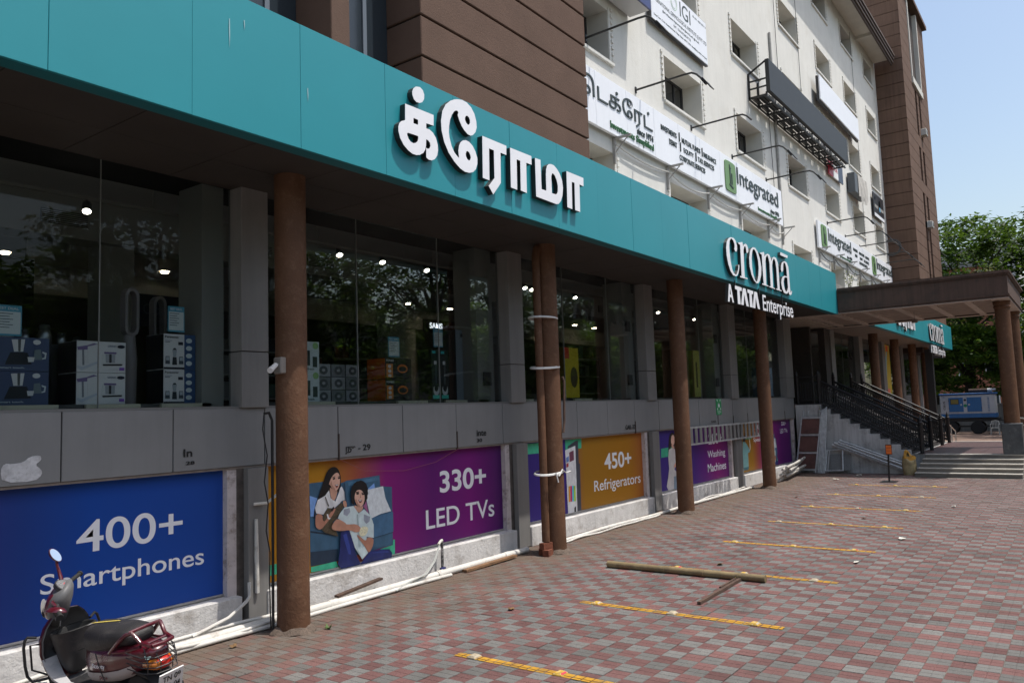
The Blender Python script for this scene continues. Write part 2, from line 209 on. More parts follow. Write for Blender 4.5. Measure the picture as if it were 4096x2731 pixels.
TV=[['sofa',[55,88,112],[[6.932,1.552],[7.219,1.553],[7.487,1.507],[7.523,1.514],[7.589,1.53],[8.217,1.552],[8.229,1.393],[8.464,1.359],[8.461,0.525],[7.381,0.466],[6.939,0.474]]],['sofa_light',[70,108,134],[[7.603,1.507],[8.2,1.527],[8.207,1.484],[7.62,1.456]]],['sofa_seam',[28,44,60],[[6.946,0.932],[7.416,0.813],[7.416,0.794],[6.945,0.909]]],['sofa_seam',[34,54,72],[[8.045,0.692],[8.467,0.72],[8.466,0.697],[8.044,0.667]]],['sofa_shadow',[34,52,70],[[6.942,0.659],[7.413,0.626],[7.395,0.464],[6.943,0.474]]],['green_band',[58,165,128],[[6.943,0.464],[7.374,0.468],[7.408,0.398],[7.436,0.377],[6.945,0.397]]],['green_band',[58,165,128],[[8.189,0.499],[8.456,0.52],[8.466,0.596],[8.499,0.591],[8.493,0.376],[8.403,0.385],[8.38,0.458]]],['cushion',[112,150,212],[[6.932,1.391],[7.059,1.346],[7.015,1.11],[6.942,1.119]]],['cushion',[112,150,212],[[7.961,1.373],[8.103,1.45],[8.117,1.369]]],['cushion',[196,202,204],[[7.953,1.368],[8.277,1.388],[8.32,1.211],[8.429,1.014],[8.202,0.996],[8.107,0.974],[8.044,0.959],[7.999,1.021],[7.942,1.252]]],['cushion',[150,90,130],[[7.879,1.147],[7.934,1.23],[7.983,1.023]]],['sofa_arm',[62,98,128],[[8.028,0.95],[8.202,0.984],[8.47,0.998],[8.466,0.709],[8.044,0.678]]],['hair',[22,17,18],[[7.348,1.743],[7.419,1.714],[7.461,1.64],[7.476,1.54],[7.464,1.444],[7.427,1.371],[7.245,1.433],[7.188,1.353],[7.058,1.304],[7.008,1.09],[6.988,1.082],[7.017,1.246],[7.065,1.345],[7.15,1.516],[7.207,1.65],[7.264,1.72]]],['top',[205,212,222],[[7.259,1.431],[7.188,1.364],[7.065,1.324],[7.016,1.225],[7.035,1.149],[7.157,1.119],[7.227,1.2],[7.338,1.177],[7.453,1.239],[7.468,1.259],[7.547,1.272],[7.556,1.336],[7.486,1.463],[7.457,1.444],[7.427,1.371],[7.368,1.27],[7.285,1.322]]],['face',[200,158,138],[[7.296,1.589],[7.347,1.638],[7.404,1.661],[7.446,1.63],[7.459,1.542],[7.443,1.478],[7.414,1.427],[7.371,1.404],[7.315,1.447],[7.274,1.505],[7.253,1.507]]],['neck',[178,136,116],[[7.266,1.473],[7.315,1.447],[7.371,1.404],[7.413,1.416],[7.368,1.291],[7.326,1.285],[7.285,1.332]]],['eye',[28,18,18],[[7.323,1.584],[7.363,1.594],[7.368,1.572],[7.331,1.564]]],['eye',[28,18,18],[[7.414,1.584],[7.451,1.593],[7.453,1.573],[7.422,1.565]]],['brow',[40,26,22],[[7.318,1.6],[7.363,1.61],[7.368,1.601],[7.32,1.592]]],['brow',[40,26,22],[[7.411,1.6],[7.451,1.608],[7.454,1.599],[7.414,1.593]]],['lip',[120,50,48],[[7.355,1.497],[7.423,1.497],[7.411,1.462],[7.386,1.451]]],['cheek',[172,130,110],[[7.274,1.505],[7.315,1.447],[7.371,1.404],[7.357,1.443],[7.316,1.49],[7.296,1.556]]],['mouth',[238,228,222],[[7.364,1.494],[7.418,1.495],[7.412,1.481],[7.372,1.481]]],['sofa_seam',[40,64,84],[[7.516,1.504],[7.537,1.513],[7.567,1.183],[7.545,1.174]]],['dress',[78,68,52],[[7.157,1.124],[7.227,1.2],[7.352,1.175],[7.467,1.248],[7.509,1.189],[7.378,1.043],[7.307,0.999],[7.402,0.794],[7.167,0.88],[7.1,0.942]]],['arm',[168,118,98],[[7.022,1.151],[7.136,1.121],[7.129,1.054],[7.169,1.017],[7.267,1.132],[7.352,1.186],[7.359,1.153],[7.28,1.066],[7.21,1.011],[7.099,0.921],[7.019,0.963],[7.007,1.038]]],['arm',[182,134,112],[[7.485,1.257],[7.547,1.27],[7.57,1.177],[7.516,1.164]]],['strap',[60,50,40],[[7.174,1.349],[7.188,1.353],[7.248,1.219],[7.234,1.215]]],['bracelet',[225,225,225],[[7.201,1.118],[7.226,1.121],[7.239,1.071],[7.269,1.057],[7.245,1.041],[7.218,1.058]]],['remote',[25,25,28],[[7.271,1.168],[7.325,1.208],[7.335,1.182],[7.295,1.139]]],['hair',[22,19,20],[[7.789,1.507],[7.819,1.515],[7.842,1.51],[7.879,1.495],[7.902,1.478],[7.935,1.454],[7.943,1.42],[7.961,1.39],[7.954,1.351],[7.963,1.317],[7.943,1.28],[7.95,1.251],[7.914,1.21],[7.895,1.176],[7.864,1.16],[7.893,1.223],[7.897,1.256],[7.89,1.302],[7.883,1.336],[7.838,1.369],[7.816,1.363],[7.779,1.389],[7.748,1.383],[7.718,1.353],[7.695,1.322],[7.692,1.256],[7.697,1.212],[7.684,1.18],[7.656,1.216],[7.641,1.24],[7.648,1.272],[7.628,1.307],[7.638,1.339],[7.627,1.373],[7.654,1.403],[7.649,1.437],[7.679,1.456],[7.694,1.482],[7.728,1.493],[7.751,1.51]]],['face',[202,162,142],[[7.748,1.383],[7.816,1.387],[7.883,1.331],[7.896,1.245],[7.864,1.171],[7.803,1.139],[7.744,1.173],[7.698,1.256],[7.71,1.343]]],['neck',[182,142,122],[[7.699,1.189],[7.803,1.139],[7.864,1.16],[7.855,1.105],[7.771,1.06],[7.691,1.146]]],['lip',[110,48,46],[[7.763,1.249],[7.843,1.242],[7.83,1.21],[7.798,1.2]]],['mouth',[235,225,220],[[7.772,1.243],[7.835,1.238],[7.828,1.226],[7.778,1.231]]],['eye',[28,18,18],[[7.733,1.345],[7.781,1.346],[7.783,1.326],[7.738,1.324]]],['eye',[28,18,18],[[7.834,1.324],[7.88,1.327],[7.883,1.309],[7.84,1.307]]],['brow',[26,18,18],[[7.724,1.361],[7.784,1.363],[7.787,1.353],[7.73,1.349]]],['brow',[26,18,18],[[7.826,1.342],[7.886,1.342],[7.886,1.334],[7.831,1.33]]],['nose',[165,122,102],[[7.804,1.324],[7.818,1.276],[7.794,1.267]]],['cheek',[170,128,108],[[7.698,1.256],[7.744,1.173],[7.803,1.139],[7.796,1.167],[7.752,1.206],[7.731,1.263]]],['shirt',[182,197,198],[[7.509,1.173],[7.67,1.176],[7.764,1.061],[7.87,1.109],[7.998,0.998],[8.049,0.868],[8.045,0.684],[7.907,0.721],[7.924,0.496],[7.817,0.42],[7.687,0.6],[7.59,0.853],[7.512,0.961],[7.385,1.042],[7.422,1.102]]],['shirt_print',[140,146,158],[[7.494,1.148],[7.596,1.157],[7.609,1.101],[7.55,1.049],[7.486,1.084]]],['shirt_print',[140,146,158],[[7.861,1.038],[7.982,0.989],[7.965,0.924],[7.903,0.899],[7.859,0.949]]],['jeans',[28,38,92],[[7.431,0.854],[7.575,0.855],[7.645,0.704],[7.7,0.511],[7.785,0.365],[7.955,0.514],[8.157,0.504],[8.349,0.48],[8.404,0.419],[8.394,0.353],[7.436,0.361],[7.374,0.425],[7.412,0.61]]],['jeans_fold',[46,62,132],[[7.473,0.805],[7.531,0.818],[7.586,0.659],[7.612,0.525],[7.568,0.532],[7.513,0.67]]],['jeans_fold',[44,58,122],[[7.97,0.483],[8.157,0.479],[8.316,0.459],[8.347,0.434],[8.156,0.454]]],['shirt_fold',[150,166,168],[[7.726,1.054],[7.749,1.051],[7.791,0.606],[7.753,0.6]]],['arm',[176,128,106],[[7.371,1.044],[7.512,0.967],[7.533,0.937],[7.723,0.923],[7.811,0.845],[7.796,0.814],[7.706,0.804],[7.59,0.859],[7.446,0.862],[7.291,0.895],[7.264,0.941],[7.307,0.999]]],['bowl',[214,200,170],[[7.79,0.881],[7.945,0.854],[7.908,0.754],[7.824,0.733],[7.757,0.764]]],['arm',[160,112,92],[[7.914,0.714],[8.037,0.685],[8.027,0.592],[7.971,0.511],[7.924,0.496],[7.866,0.594],[7.734,0.735],[7.72,0.78],[7.764,0.752],[7.883,0.658]]],['shirt_tail',[190,204,204],[[7.731,0.577],[7.851,0.591],[7.924,0.496],[7.809,0.422]]]]
FR=[['green_band',[58,165,128],[[13.282,1.813],[13.9,1.818],[13.884,1.62],[13.283,1.615]]],['green_band',[58,165,128],[[11.905,1.807],[12.446,1.807],[12.439,1.615],[11.902,1.616]]],['fridge_inside',[205,215,232],[[13.267,1.616],[13.668,1.689],[13.63,0.352],[13.286,0.369]]],['fridge_door',[58,62,72],[[13.651,1.689],[13.367,1.644],[13.37,1.687],[13.658,1.777],[13.76,1.781],[13.758,1.332],[13.801,1.311],[13.781,0.351],[13.636,0.352]]],['shelf_item',[110,60,80],[[13.41,1.564],[13.577,1.597],[13.579,1.406],[13.411,1.374]]],['shelf_item',[90,120,170],[[13.288,1.468],[13.388,1.496],[13.387,1.393],[13.288,1.374]]],['shelf_item',[160,50,60],[[13.286,1.349],[13.365,1.36],[13.359,1.292],[13.28,1.272]]],['bottle',[225,140,40],[[13.336,0.899],[13.392,0.911],[13.375,0.605],[13.32,0.603]]],['bottle',[190,40,110],[[13.402,0.91],[13.454,0.905],[13.44,0.601],[13.385,0.604]]],['bottle',[90,190,215],[[13.461,0.905],[13.52,0.908],[13.509,0.599],[13.447,0.601]]],['bottle',[170,205,50],[[13.526,0.899],[13.582,0.893],[13.576,0.597],[13.516,0.598]]],['bottle',[40,35,40],[[13.513,0.47],[13.574,0.497],[13.574,0.368],[13.511,0.367]]]]
WM=[['green_band',[48,150,118],[[17.564,1.399],[18.552,1.419],[18.574,1.195],[17.548,1.183]]],['hair',[25,18,18],[[18.218,1.774],[18.343,1.727],[18.383,1.65],[18.361,1.526],[18.459,1.466],[18.461,1.216],[18.34,1.306],[18.128,1.428],[18.089,1.376],[17.949,1.275],[17.991,1.49],[18.046,1.678]]],['face',[205,160,140],[[18.209,1.699],[18.292,1.709],[18.355,1.637],[18.338,1.5],[18.258,1.435],[18.15,1.482],[18.141,1.592]]],['neck',[190,145,125],[[18.15,1.482],[18.29,1.433],[18.319,1.349],[18.169,1.371]]],['coat',[176,172,170],[[17.991,1.354],[18.171,1.385],[18.344,1.341],[18.514,1.379],[18.608,1.332],[18.593,1.083],[18.4,0.999],[18.252,0.86],[18.464,0.719],[18.482,0.332],[18.158,0.357],[17.843,0.388],[17.766,0.483],[17.88,0.7],[17.951,0.896],[17.936,1.168]]],['arm',[190,140,120],[[18.233,0.97],[18.406,1.04],[18.586,1.153],[18.588,1.042],[18.358,0.92],[18.223,0.889]]],['basket',[150,92,62],[[18.425,1.067],[18.625,1.067],[18.594,0.694],[18.428,0.695]]],['washer',[112,126,140],[[18.192,0.687],[18.593,0.688],[18.553,0.367],[18.161,0.388]]],['washer_door',[45,52,60],[[18.34,0.387],[18.397,0.45],[18.566,0.476],[18.553,0.369]]]]
SP=[['green_band',[58,165,128],[[23.084,1.355],[23.857,1.386],[23.848,1.335],[23.082,1.347]]],['shirt',[120,168,168],[[23.096,1.288],[23.306,1.278],[23.521,1.133],[23.684,0.957],[23.486,0.935],[23.483,0.503],[23.312,0.483],[23.037,0.529],[23.046,0.995]]],['shorts',[60,110,120],[[23.037,0.529],[23.487,0.528],[23.448,0.439],[23.023,0.448]]],['arm',[200,190,170],[[23.612,1.38],[23.705,1.359],[23.749,1.054],[23.587,0.962],[23.665,1.126]]],['hair',[30,24,22],[[23.107,1.354],[23.322,1.51],[23.344,1.359],[23.284,1.287],[23.096,1.288]]]]
# ================================================================ GROUND
PIT=.1965;GX,GY=6.795,4.75
def paver_mat(name,c):
    m=bpy.data.materials.new(name);m.use_nodes=True;n=m.node_tree;N=n.nodes;L=n.links;b=N['Principled BSDF'];b.inputs['Roughness'].default_value=.85;b.inputs['Specular IOR Level'].default_value=.25
    g=N.new('ShaderNodeNewGeometry');mp=N.new('ShaderNodeMapping');mp.inputs['Location'].default_value=(-GX/PIT,-GY/PIT,0);mp.inputs['Scale'].default_value=(1/PIT,1/PIT,0)
    L.new(g.outputs['Position'],mp.inputs[0]);fl=N.new('ShaderNodeVectorMath');fl.operation='FLOOR';L.new(mp.outputs[0],fl.inputs[0])
    wn=N.new('ShaderNodeTexWhiteNoise');L.new(fl.outputs[0],wn.inputs[0])
    def nz(s,d,r=.6):
        t=N.new('ShaderNodeTexNoise');t.inputs['Scale'].default_value=s;t.inputs['Detail'].default_value=d;t.inputs['Roughness'].default_value=r;L.new(g.outputs['Position'],t.inputs['Vector']);return t.outputs[0]
    def mr(f,a,b2,lo,hi):
        q=N.new('ShaderNodeMapRange');L.new(f,q.inputs[0])
        for i,v in enumerate((a,b2,lo,hi)):q.inputs[i+1].default_value=v
        return q.outputs[0]
    def mul(a,b2,op='MULTIPLY'):
        q=N.new('ShaderNodeMath');q.operation=op
        for i,v in enumerate((a,b2)):
            if isinstance(v,float):q.inputs[i].default_value=v
            else:L.new(v,q.inputs[i])
        return q.outputs[0]
    s=mul(mul(mr(wn.outputs[0],0,1,.8,1.17),mr(nz(170,2),.33,.67,.62,1.38)),mr(nz(1.1,6),.3,.7,.8,1.2))
    v=N.new('ShaderNodeVectorMath');v.operation='SCALE';v.inputs[0].default_value=c;L.new(s,v.inputs['Scale'])
    sep=N.new('ShaderNodeSeparateXYZ');L.new(g.outputs['Position'],sep.inputs[0])
    # brown dust swept against the shop wall, and thin dust in patches
    dm=mul(mr(sep.outputs[1],6.0,7.6,0,1),mr(nz(1.6,7,.7),.32,.56,0.2,1))
    dm=mul(mul(dm,mr(nz(.5,6,.7),.55,.75,0,.35),'ADD'),.92)
    mx=N.new('ShaderNodeMix');mx.data_type='RGBA';L.new(dm,mx.inputs[0]);L.new(v.outputs[0],mx.inputs[6]);mx.inputs[7].default_value=(.135,.1,.075,1)
    st=N.new('ShaderNodeMix');st.data_type='RGBA';L.new(mr(nz(.9,9,.75),.59,.7,0,.6),st.inputs[0]);L.new(mx.outputs[2],st.inputs[6]);st.inputs[7].default_value=(.045,.04,.036,1)
    L.new(st.outputs[2],b.inputs['Base Color'])
    bp=N.new('ShaderNodeBump');bp.inputs['Strength'].default_value=.55;bp.inputs['Distance'].default_value=.006;L.new(nz(130,3),bp.inputs['Height']);L.new(bp.outputs[0],b.inputs['Normal'])
    return m
MRED=paver_mat('red_paver',(.15,.078,.073));MGREY=paver_mat('grey_paver',(.142,.139,.132))
MDUST=mat('joint_dust',(.17,.155,.135),.95,var=.3,vs=3,bump=.4,bs=90,dirt=((.06,.05,.045),.6,2))
g=MB();B=700
for (x0,x1,y0,y1) in [(-B,B,-B,B)]:g.add([(x0,y0,-.011),(x1,y0,-.011),(x1,y1,-.011),(x0,y1,-.011)],[(0,1,2,3)])
ground=struct(g.obj('ground',MDUST,loc=(0,0,-.011)))
def pads(mb,cx,cy,dz,tx,ty,mi):
    h=PIT/2;
    for ax in(-1,1):
        for ay in(-1,1):
            a0,a1=(cx-h+.0022,cx-.0014) if ax<0 else (cx+.0014,cx+h-.0022)
            b0,b1=(cy-h+.0022,cy-.0014) if ay<0 else (cy+.0014,cy+h-.0022)
            e=.0035;P=[]
            for q,(i0,i1,j0,j1) in enumerate(((a0,a1,b0,b1),(a0+e,a1-e,b0+e,b1-e))):
                for x,y in((i0,j0),(i1,j0),(i1,j1),(i0,j1)):P.append((x,y,(-.0045 if q==0 else 0)+dz+(x-cx)*tx+(y-cy)*ty))
            mb.add(P,[(4,5,6,7),(0,1,5,4),(1,2,6,5),(2,3,7,6),(3,0,4,7)],mi)
    mb.add([(cx-h+.002,cy-h+.002,-.0046+dz),(cx+h-.002,cy-h+.002,-.0046+dz),(cx+h-.002,cy+h-.002,-.0046+dz),(cx-h+.002,cy+h-.002,-.0046+dz)],[(0,1,2,3)],mi)
cells=[];CV=Vector((0,0,2.4))
def seen(x,y,mg=0.06):
    d=Vector((x,y,0))-CV;z=d.dot(f_)
    if z<.5:return None
    px=d.dot(r_)/z*27.723/36;py=d.dot(u_)/z*27.723/36
    return z if abs(px)<.5+mg and abs(py)<.333+mg else None
for i in range(-45,112):
    for j in range(-34,18):
        x=GX+(i+.5)*PIT;y=GY+(j+.5)*PIT
        if y>8.26 or (x>26.9 and y<4.55) or x>28.15:continue
        z=seen(x,y,.35)
        if z is None:continue
        cells.append((z if seen(x,y,-.004) else 1e3+z,x,y,(i+j)%2))
cells.sort();rest=MB();meshes={}
for q,mm in ((0,MRED),(1,MGREY)):
    t=MB();pads(t,0,0,0,0,0,0);o=t.obj('paving_block',mm,ground,local=True);meshes[q]=o.data;bpy.data.objects.remove(o)
for k,(z,x,y,q) in enumerate(cells):
    dz=R.uniform(-.0028,.0028);tx=R.uniform(-.011,.011);ty=R.uniform(-.011,.011)
    if k<300:
        o=bpy.data.objects.new('paving_block',meshes[q]);COL.objects.link(o);o.parent=ground;o.location=(x,y,dz);o.rotation_euler=(ty,-tx,0)
    else:pads(rest,x,y,dz,tx,ty,q)
rest.obj('paving_field',[MRED,MGREY],ground,kind='stuff')
# yellow parking lines painted on the blocks
MYEL=mat('yellow_road_paint',(.44,.23,.016),.8,var=.25,vs=6,dirt=((.16,.11,.07),.8,4),bump=.3,bs=120)
ORD=['nearest','second','third','fourth','fifth','sixth','seventh','eighth']
LX=[6.22,8.66,11.12,13.6,16.27,18.85,21.48,24.1];LY=[5.12,5.14,5.18,5.23,5.3,5.38,5.48,5.57]
MSTUD=mat('stud_yellow',(.52,.33,.05),.6,var=.3,vs=25,dirt=((.55,.5,.42),.8,30));MSTW=mat('stud_cream',(.4,.34,.24),.6,var=.2,vs=20);MRFL=mat('stud_red',(.5,.05,.06),.25)
for k,(lx,ly) in enumerate(zip(LX,LY)):
    b=MB();ya,yb=ly-2.3,ly+.22
    j0=int((ya-GY)/(PIT/2))-1
    for i in range(-1,3):
        for j in range(j0,j0+30):
            c=math.floor((lx-.06-GX)/(PIT/2))+i
            x0=max(lx-.055,GX+c*PIT/2+.0055);x1=min(lx+.055,GX+(c+1)*PIT/2-.0055);y0=max(ya,GY+j*PIT/2+.0055);y1=min(yb,GY+(j+1)*PIT/2-.0055)
            if x1-x0>.01 and y1-y0>.01:b.add([(x0,y0,.0055),(x1,y0,.0055),(x1,y1,.0055),(x0,y1,.0055)],[(0,1,2,3)])
    tag(b.obj('parking_line',MYEL),f'worn yellow parking line on the paving, {ORD[k]} from the scooter','painted line','yellow parking lines')
    for q,(dy,wh) in enumerate(((0,'wall'),(-1.01,'middle'),(-1.98,'outer'))):
        if k==7 and q==9:continue
        t=thing('road_stud',f'small raised road stud at the {wh} end of the {ORD[k]} yellow line' if q!=1 else f'small raised road stud halfway along the {ORD[k]} yellow line','road stud',(lx,ly+dy,.005),'road studs on the yellow lines')
        s=MB();cx,cy=lx,ly+dy
        s.loft([[(cx-a,cy-b_,.004+h),(cx+a,cy-b_,.004+h),(cx+a,cy+b_,.004+h),(cx-a,cy+b_,.004+h)] for a,b_,h in((.058,.052,0),(.056,.05,.009),(.042,.026,.024))])
        s.obj('stud_body',MSTUD if (k*3+q)%4 else MSTW,t)
        e=MB();sy=-1;e.add([(cx-.044,cy+sy*.0495,.0155),(cx+.044,cy+sy*.0495,.0155),(cx+.037,cy+sy*.032,.0275),(cx-.037,cy+sy*.032,.0275)],[(0,1,2,3)])
        e.obj('reflector',MRFL if (k*3+q)%5==1 else MSTW,t)
# ================================================================ SHOP FRONT
MTEAL=mat('teal_composite_panel',(.022,.255,.3),.38,var=.04,vs=.6,spec=.4,bump=.12,bs=1.3)
MTEALD=mat('teal_return',(.012,.13,.15),.5)
MBLACK=mat('black_gap',(.012,.012,.012),.8)
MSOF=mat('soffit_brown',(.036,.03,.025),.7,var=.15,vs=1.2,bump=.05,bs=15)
MPANEL=mat('grey_composite',(.22,.222,.222),.5,var=.06,vs=1.5,streak=.06)
MPILL=mat('grey_pillar_cladding',(.205,.2,.192),.5,var=.08,vs=1.2,streak=.12)
MALU=mat('aluminium',(.42,.41,.4),.4,metal=.6,var=.15,vs=8)
MTRIM=mat('brown_trim',(.2,.165,.14),.5,var=.2,vs=6)
MCOLU=mat('column_brown_paint',(.115,.056,.03),.7,var=.16,vs=2.2,bump=.35,bs=34,dirt=((.25,.16,.1),.3,9),speck=.06,spec=.3)
MPLIN=mat('whitewashed_plinth',(.62,.605,.585),.85,var=.1,vs=2,bump=.5,bs=22,streak=.12,dirt=((.28,.25,.22),.75,2.6))
MREV=mat('pinkish_render',(.56,.5,.49),.8,var=.15,vs=4,dirt=((.2,.14,.1),.8,7),bump=.3,bs=30)
MGLASS=glassmat('shop_glass',(.8,.83,.83),.32)
MDARK=mat('interior_dark',(.05,.05,.05),.8,var=.2,vs=1);MCEIL=mat('interior_ceiling',(.45,.45,.43),.8);MIWALL=mat('interior_wall',(.3,.295,.28),.8)
MFLOOR=mat('interior_floor',(.1,.095,.09),.3);MICOL=mat('interior_column',(.3,.3,.275),.8)
shop=thing('shop_building','long shop front with teal fascia, brown columns and dark display windows','shop front',(12,8.3,0))
YF=6.55;ZF0,ZF1=5.26,6.635;ZS=5.30
PX=[(5.80,6.19),(11.33,11.77),(16.72,17.17),(22.05,22.6),(27.2,28.0)]       # grey pillars
CX=[5.955,11.45,16.84,22.6]                                                  # round columns
def fascia(par,xa,xb,first,step):
    bk=MB();bk.box(xa,xb,YF+.03,YF+.2,ZF0+.05,ZF1-.02);f=bk.obj('fascia',MBLACK,par)
    xs=[xa]+[first+step*i for i in range(60) if xa+.15<first+step*i<xb-.15]+[xb]
    for a,b in zip(xs,xs[1:]):
        p=MB();dy=R.uniform(-.0025,.0025);p.cbox(a+.0012,b-.0012,YF-.004+dy,YF+.028+dy,ZF0,ZF1,.003);p.obj('fascia_panel',MTEAL,f)
    c=MB();c.box(xa,xb,YF+.032,YF+.24,ZF1-.018,ZF1+.012);c.obj('fascia_capping',MTEALD,f)
    l=MB();l.box(xa,xb,YF+.032,YF+.21,ZF0+.005,ZF0+.045);l.obj('fascia_return',MTEALD,f)
    return f
fascia(shop,-4.0,27.5,2.79,1.264)
# soffit boards
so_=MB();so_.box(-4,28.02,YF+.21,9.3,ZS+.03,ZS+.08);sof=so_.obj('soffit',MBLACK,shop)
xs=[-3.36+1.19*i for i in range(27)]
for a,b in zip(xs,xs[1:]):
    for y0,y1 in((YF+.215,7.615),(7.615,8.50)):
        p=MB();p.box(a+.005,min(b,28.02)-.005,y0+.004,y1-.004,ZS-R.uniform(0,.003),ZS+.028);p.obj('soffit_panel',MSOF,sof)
top=MB();top.box(-4,49.9,YF+.2,8.84,6.2,6.42);top.obj('canopy_roof',mat('canopy_roof_grey',(.25,.24,.22),.9,var=.2),shop)
# columns
for i,x in enumerate(CX):
    c=MB();c.lathe([(.188,-.005),(.187,.06),(.183,.3),(.183,ZS-.3),(.184,ZS)],(x,7.55,0),40);c.obj('column',MCOLU,shop,smooth=True)
    q=MB();rg=[]
    for rr,zz_ in((.26,.001),(.235,.03),(.205,.055),(.18,.075)):rg.append([Vector((x+(rr+.018*math.sin(3*a+i)+.012*math.sin(7*a+2*i))*math.cos(a),7.55+(rr+.018*math.sin(3*a+i)+.012*math.sin(7*a+2*i))*math.sin(a),zz_+.012*math.sin(5*a+i))) for a in [2*math.pi*k/28 for k in range(28)]])
    q.loft(rg,cap=False);q.obj('mortar_collar',mat('rough_mortar',(.12,.09,.07),.95,var=.35,vs=14,bump=.8,bs=45),shop,smooth='all')
# pillars : grey cladding above, bare sheet below
for i,(a,b) in enumerate(PX):
    for z0,z1 in((2.565,3.247),(3.258,ZS)):
        p=MB();p.cbox(a,b,8.29,8.56,z0,z1,.004);p.obj('pillar_cladding',MPILL,shop)
    p=MB();p.box(a+.02,b-.02,8.32,8.56,2.59,ZS);p.obj('pillar_core',MBLACK,shop)
    if i<4:
        p=MB();p.cbox(a+.07,b-.03,8.27,8.60,.012 if i else .02,1.83,.004);p.obj('lower_pillar',MPILL,shop)
        p=MB();p.box(a-.035,a+.065,8.36,8.6,.01,1.84);p.obj('pillar_gap',mat('dark_grime',(.1,.085,.075),.9,var=.4,vs=8),shop)
# cladding band above the posters
seam=[-1.2,.03,1.27,2.5,3.746,4.94,6.159,7.351,8.612,9.85,11.108,12.33,13.595,14.833,16.078,17.315,18.52,19.72,20.984,22.15,23.33,24.45,25.62,26.9,28.02]
bk=MB();bk.box(-1.2,28.02,8.38,8.6,1.87,2.55);band=bk.obj('cladding_band',MBLACK,shop)
for a,b in zip(seam,seam[1:]):
    p=MB();g1=.007;dy=R.uniform(-.003,.003);p.cbox(a+g1,b-g1,8.335+dy,8.375+dy,1.862,2.556,.004);p.obj('cladding_panel',MPANEL,band)
p=MB();p.box(-1.2,28.02,8.35,8.47,1.832,1.858);p.obj('band_trim',MTRIM,shop)
p=MB();p.box(-1.2,28.02,8.345,8.75,2.557,2.585);p.obj('window_ledge',mat('ledge_grey',(.16,.16,.155),.5),shop)
# short dark wood battens caught under some panel joints
# glass
def glass(par,a,b,cuts,z0=2.59,z1=ZS):
    xs=[a]+cuts+[b]
    for u,v in zip(xs,xs[1:]):
        p=MB();p.box(u+.003,v-.003,8.515,8.527,z0,z1);p.obj('glass_pane',MGLASS,par)
    for u in cuts:
        p=MB();p.box(u-.004,u+.004,8.512,8.53,z0,z1);p.obj('glass_joint',mat('silicone',(.2,.21,.2),.4),par)
glass(shop,.35,5.8,[2.45,4.19]);glass(shop,6.19,11.33,[7.9,9.68]);glass(shop,11.77,16.72,[13.49,15.32]);glass(shop,17.17,22.05,[18.8,20.4]);glass(shop,22.6,27.2,[24.1,25.7])
# white plinth below each poster + reveals
BAY=[(-1.2,5.77),(6.13,11.30),(11.74,16.69),(17.14,22.02),(22.57,27.95)]
for a,b in BAY:
    p=MB();p.cbox(a,b,8.24 if a>-1 else 8.245,8.7,-.005,.352,.012);p.obj('plinth',MPLIN,shop)
    p=MB();p.box(a,b,8.47,8.7,.352,1.832);p.obj('poster_wall',MREV,shop)
    p=MB();p.box(b-.13,b-.005,8.36,8.47,.353,1.83);p.obj('reveal',MREV,shop)
# interior of the shop
IN=MB();IN.box(-6,28,8.76,26,2.24,2.34);IN.obj('interior_floor',MFLOOR,shop)
IN=MB();IN.box(-6,28,8.55,26,5.42,5.5);IN.obj('interior_ceiling',MCEIL,shop)
IN=MB();IN.box(-6,28,25.5,25.7,2.3,5.5);IN.obj('interior_wall',MIWALL,shop)
IN=MB();IN.box(27.8,28,8.6,26,2.3,5.5);IN.obj('interior_wall',MIWALL,shop)
IN=MB();IN.box(-6.2,-6,8.6,26,2.3,5.5);IN.obj('interior_wall',MIWALL,shop)
for y in(10.6,15.5):
    IN=MB();IN.box(-6,27.8,y,y+.45,4.87,5.42);IN.obj('ceiling_beam',MICOL,shop)
for x in(.2,5.65,11.15,16.6,22.0):
    for y,h in((8.62,.5),(10.75,.35),(15.6,.35)):
        c=MB();c.box(x-(.18 if x==5.65 and y<9 else .35),x+.12,y,y+h,2.34,5.42);c.obj('interior_column',MICOL,shop)
for x in(3.2,4.46,7.4,8.7,10.2,13.2,15.2,18.6,20.6,24.4):
    v=MB();v.box(x,x+.58,10.575,10.598,5.02,5.2);o=v.obj('air_vent',mat('vent_dark',(.02,.02,.02),.6),shop)
    for k in range(7):
        s=MB();s.box(x,x+.58,10.566,10.574,5.025+k*.025,5.037+k*.025);s.obj('vent_slat',MIWALL,o)
for y in(9.6,):
    t=MB();t.box(-3,27,y-.02,y+.02,5.13,5.17);t.obj('light_track',MICOL,shop)
    for x in [q*.9 for q in range(0,30)]:
        if int(x*10)%27==0:t=MB();t.tube([(x,y,5.15),(x,y,5.42)],.006,5);t.obj('track_hanger',MICOL,shop)
# lit spot lamps
MLAMP=mat('lit_lamp',(1,.93,.82),.3,emis=14);MLB=mat('lamp_body',(.12,.12,.12),.5)
spots=[(4.56,9.6,4.99),(8.55,9.6,5.02),(9.51,9.6,5.03),(10.63,9.6,5.03),(13.74,9.6,5.04),(14.0,9.6,5.03),(15.79,9.6,5.03),(17.38,9.6,5.04),(20.22,9.6,5.04),(21.05,9.6,5.04),(22.75,9.6,5.04),(6.9,9.6,5.03)]
down=[(3.68,4.35,9.6),(5.557,4.365,9.6),(5.35,3.98,9.6),(4.997,3.84,9.6),(8.8,4.626,9.6),(10.33,4.626,9.6),(10.1,4.364,9.6),(11.25,4.368,9.6),(9.84,3.982,9.6),(9.78,3.85,9.6),(11.45,4.62,9.6),(15.39,4.61,9.6),(15.72,4.37,9.6),(16.62,4.36,9.6),(15.8,4.1,9.6),(16.82,5.01,9.6),(23.44,5.0,9.6)]
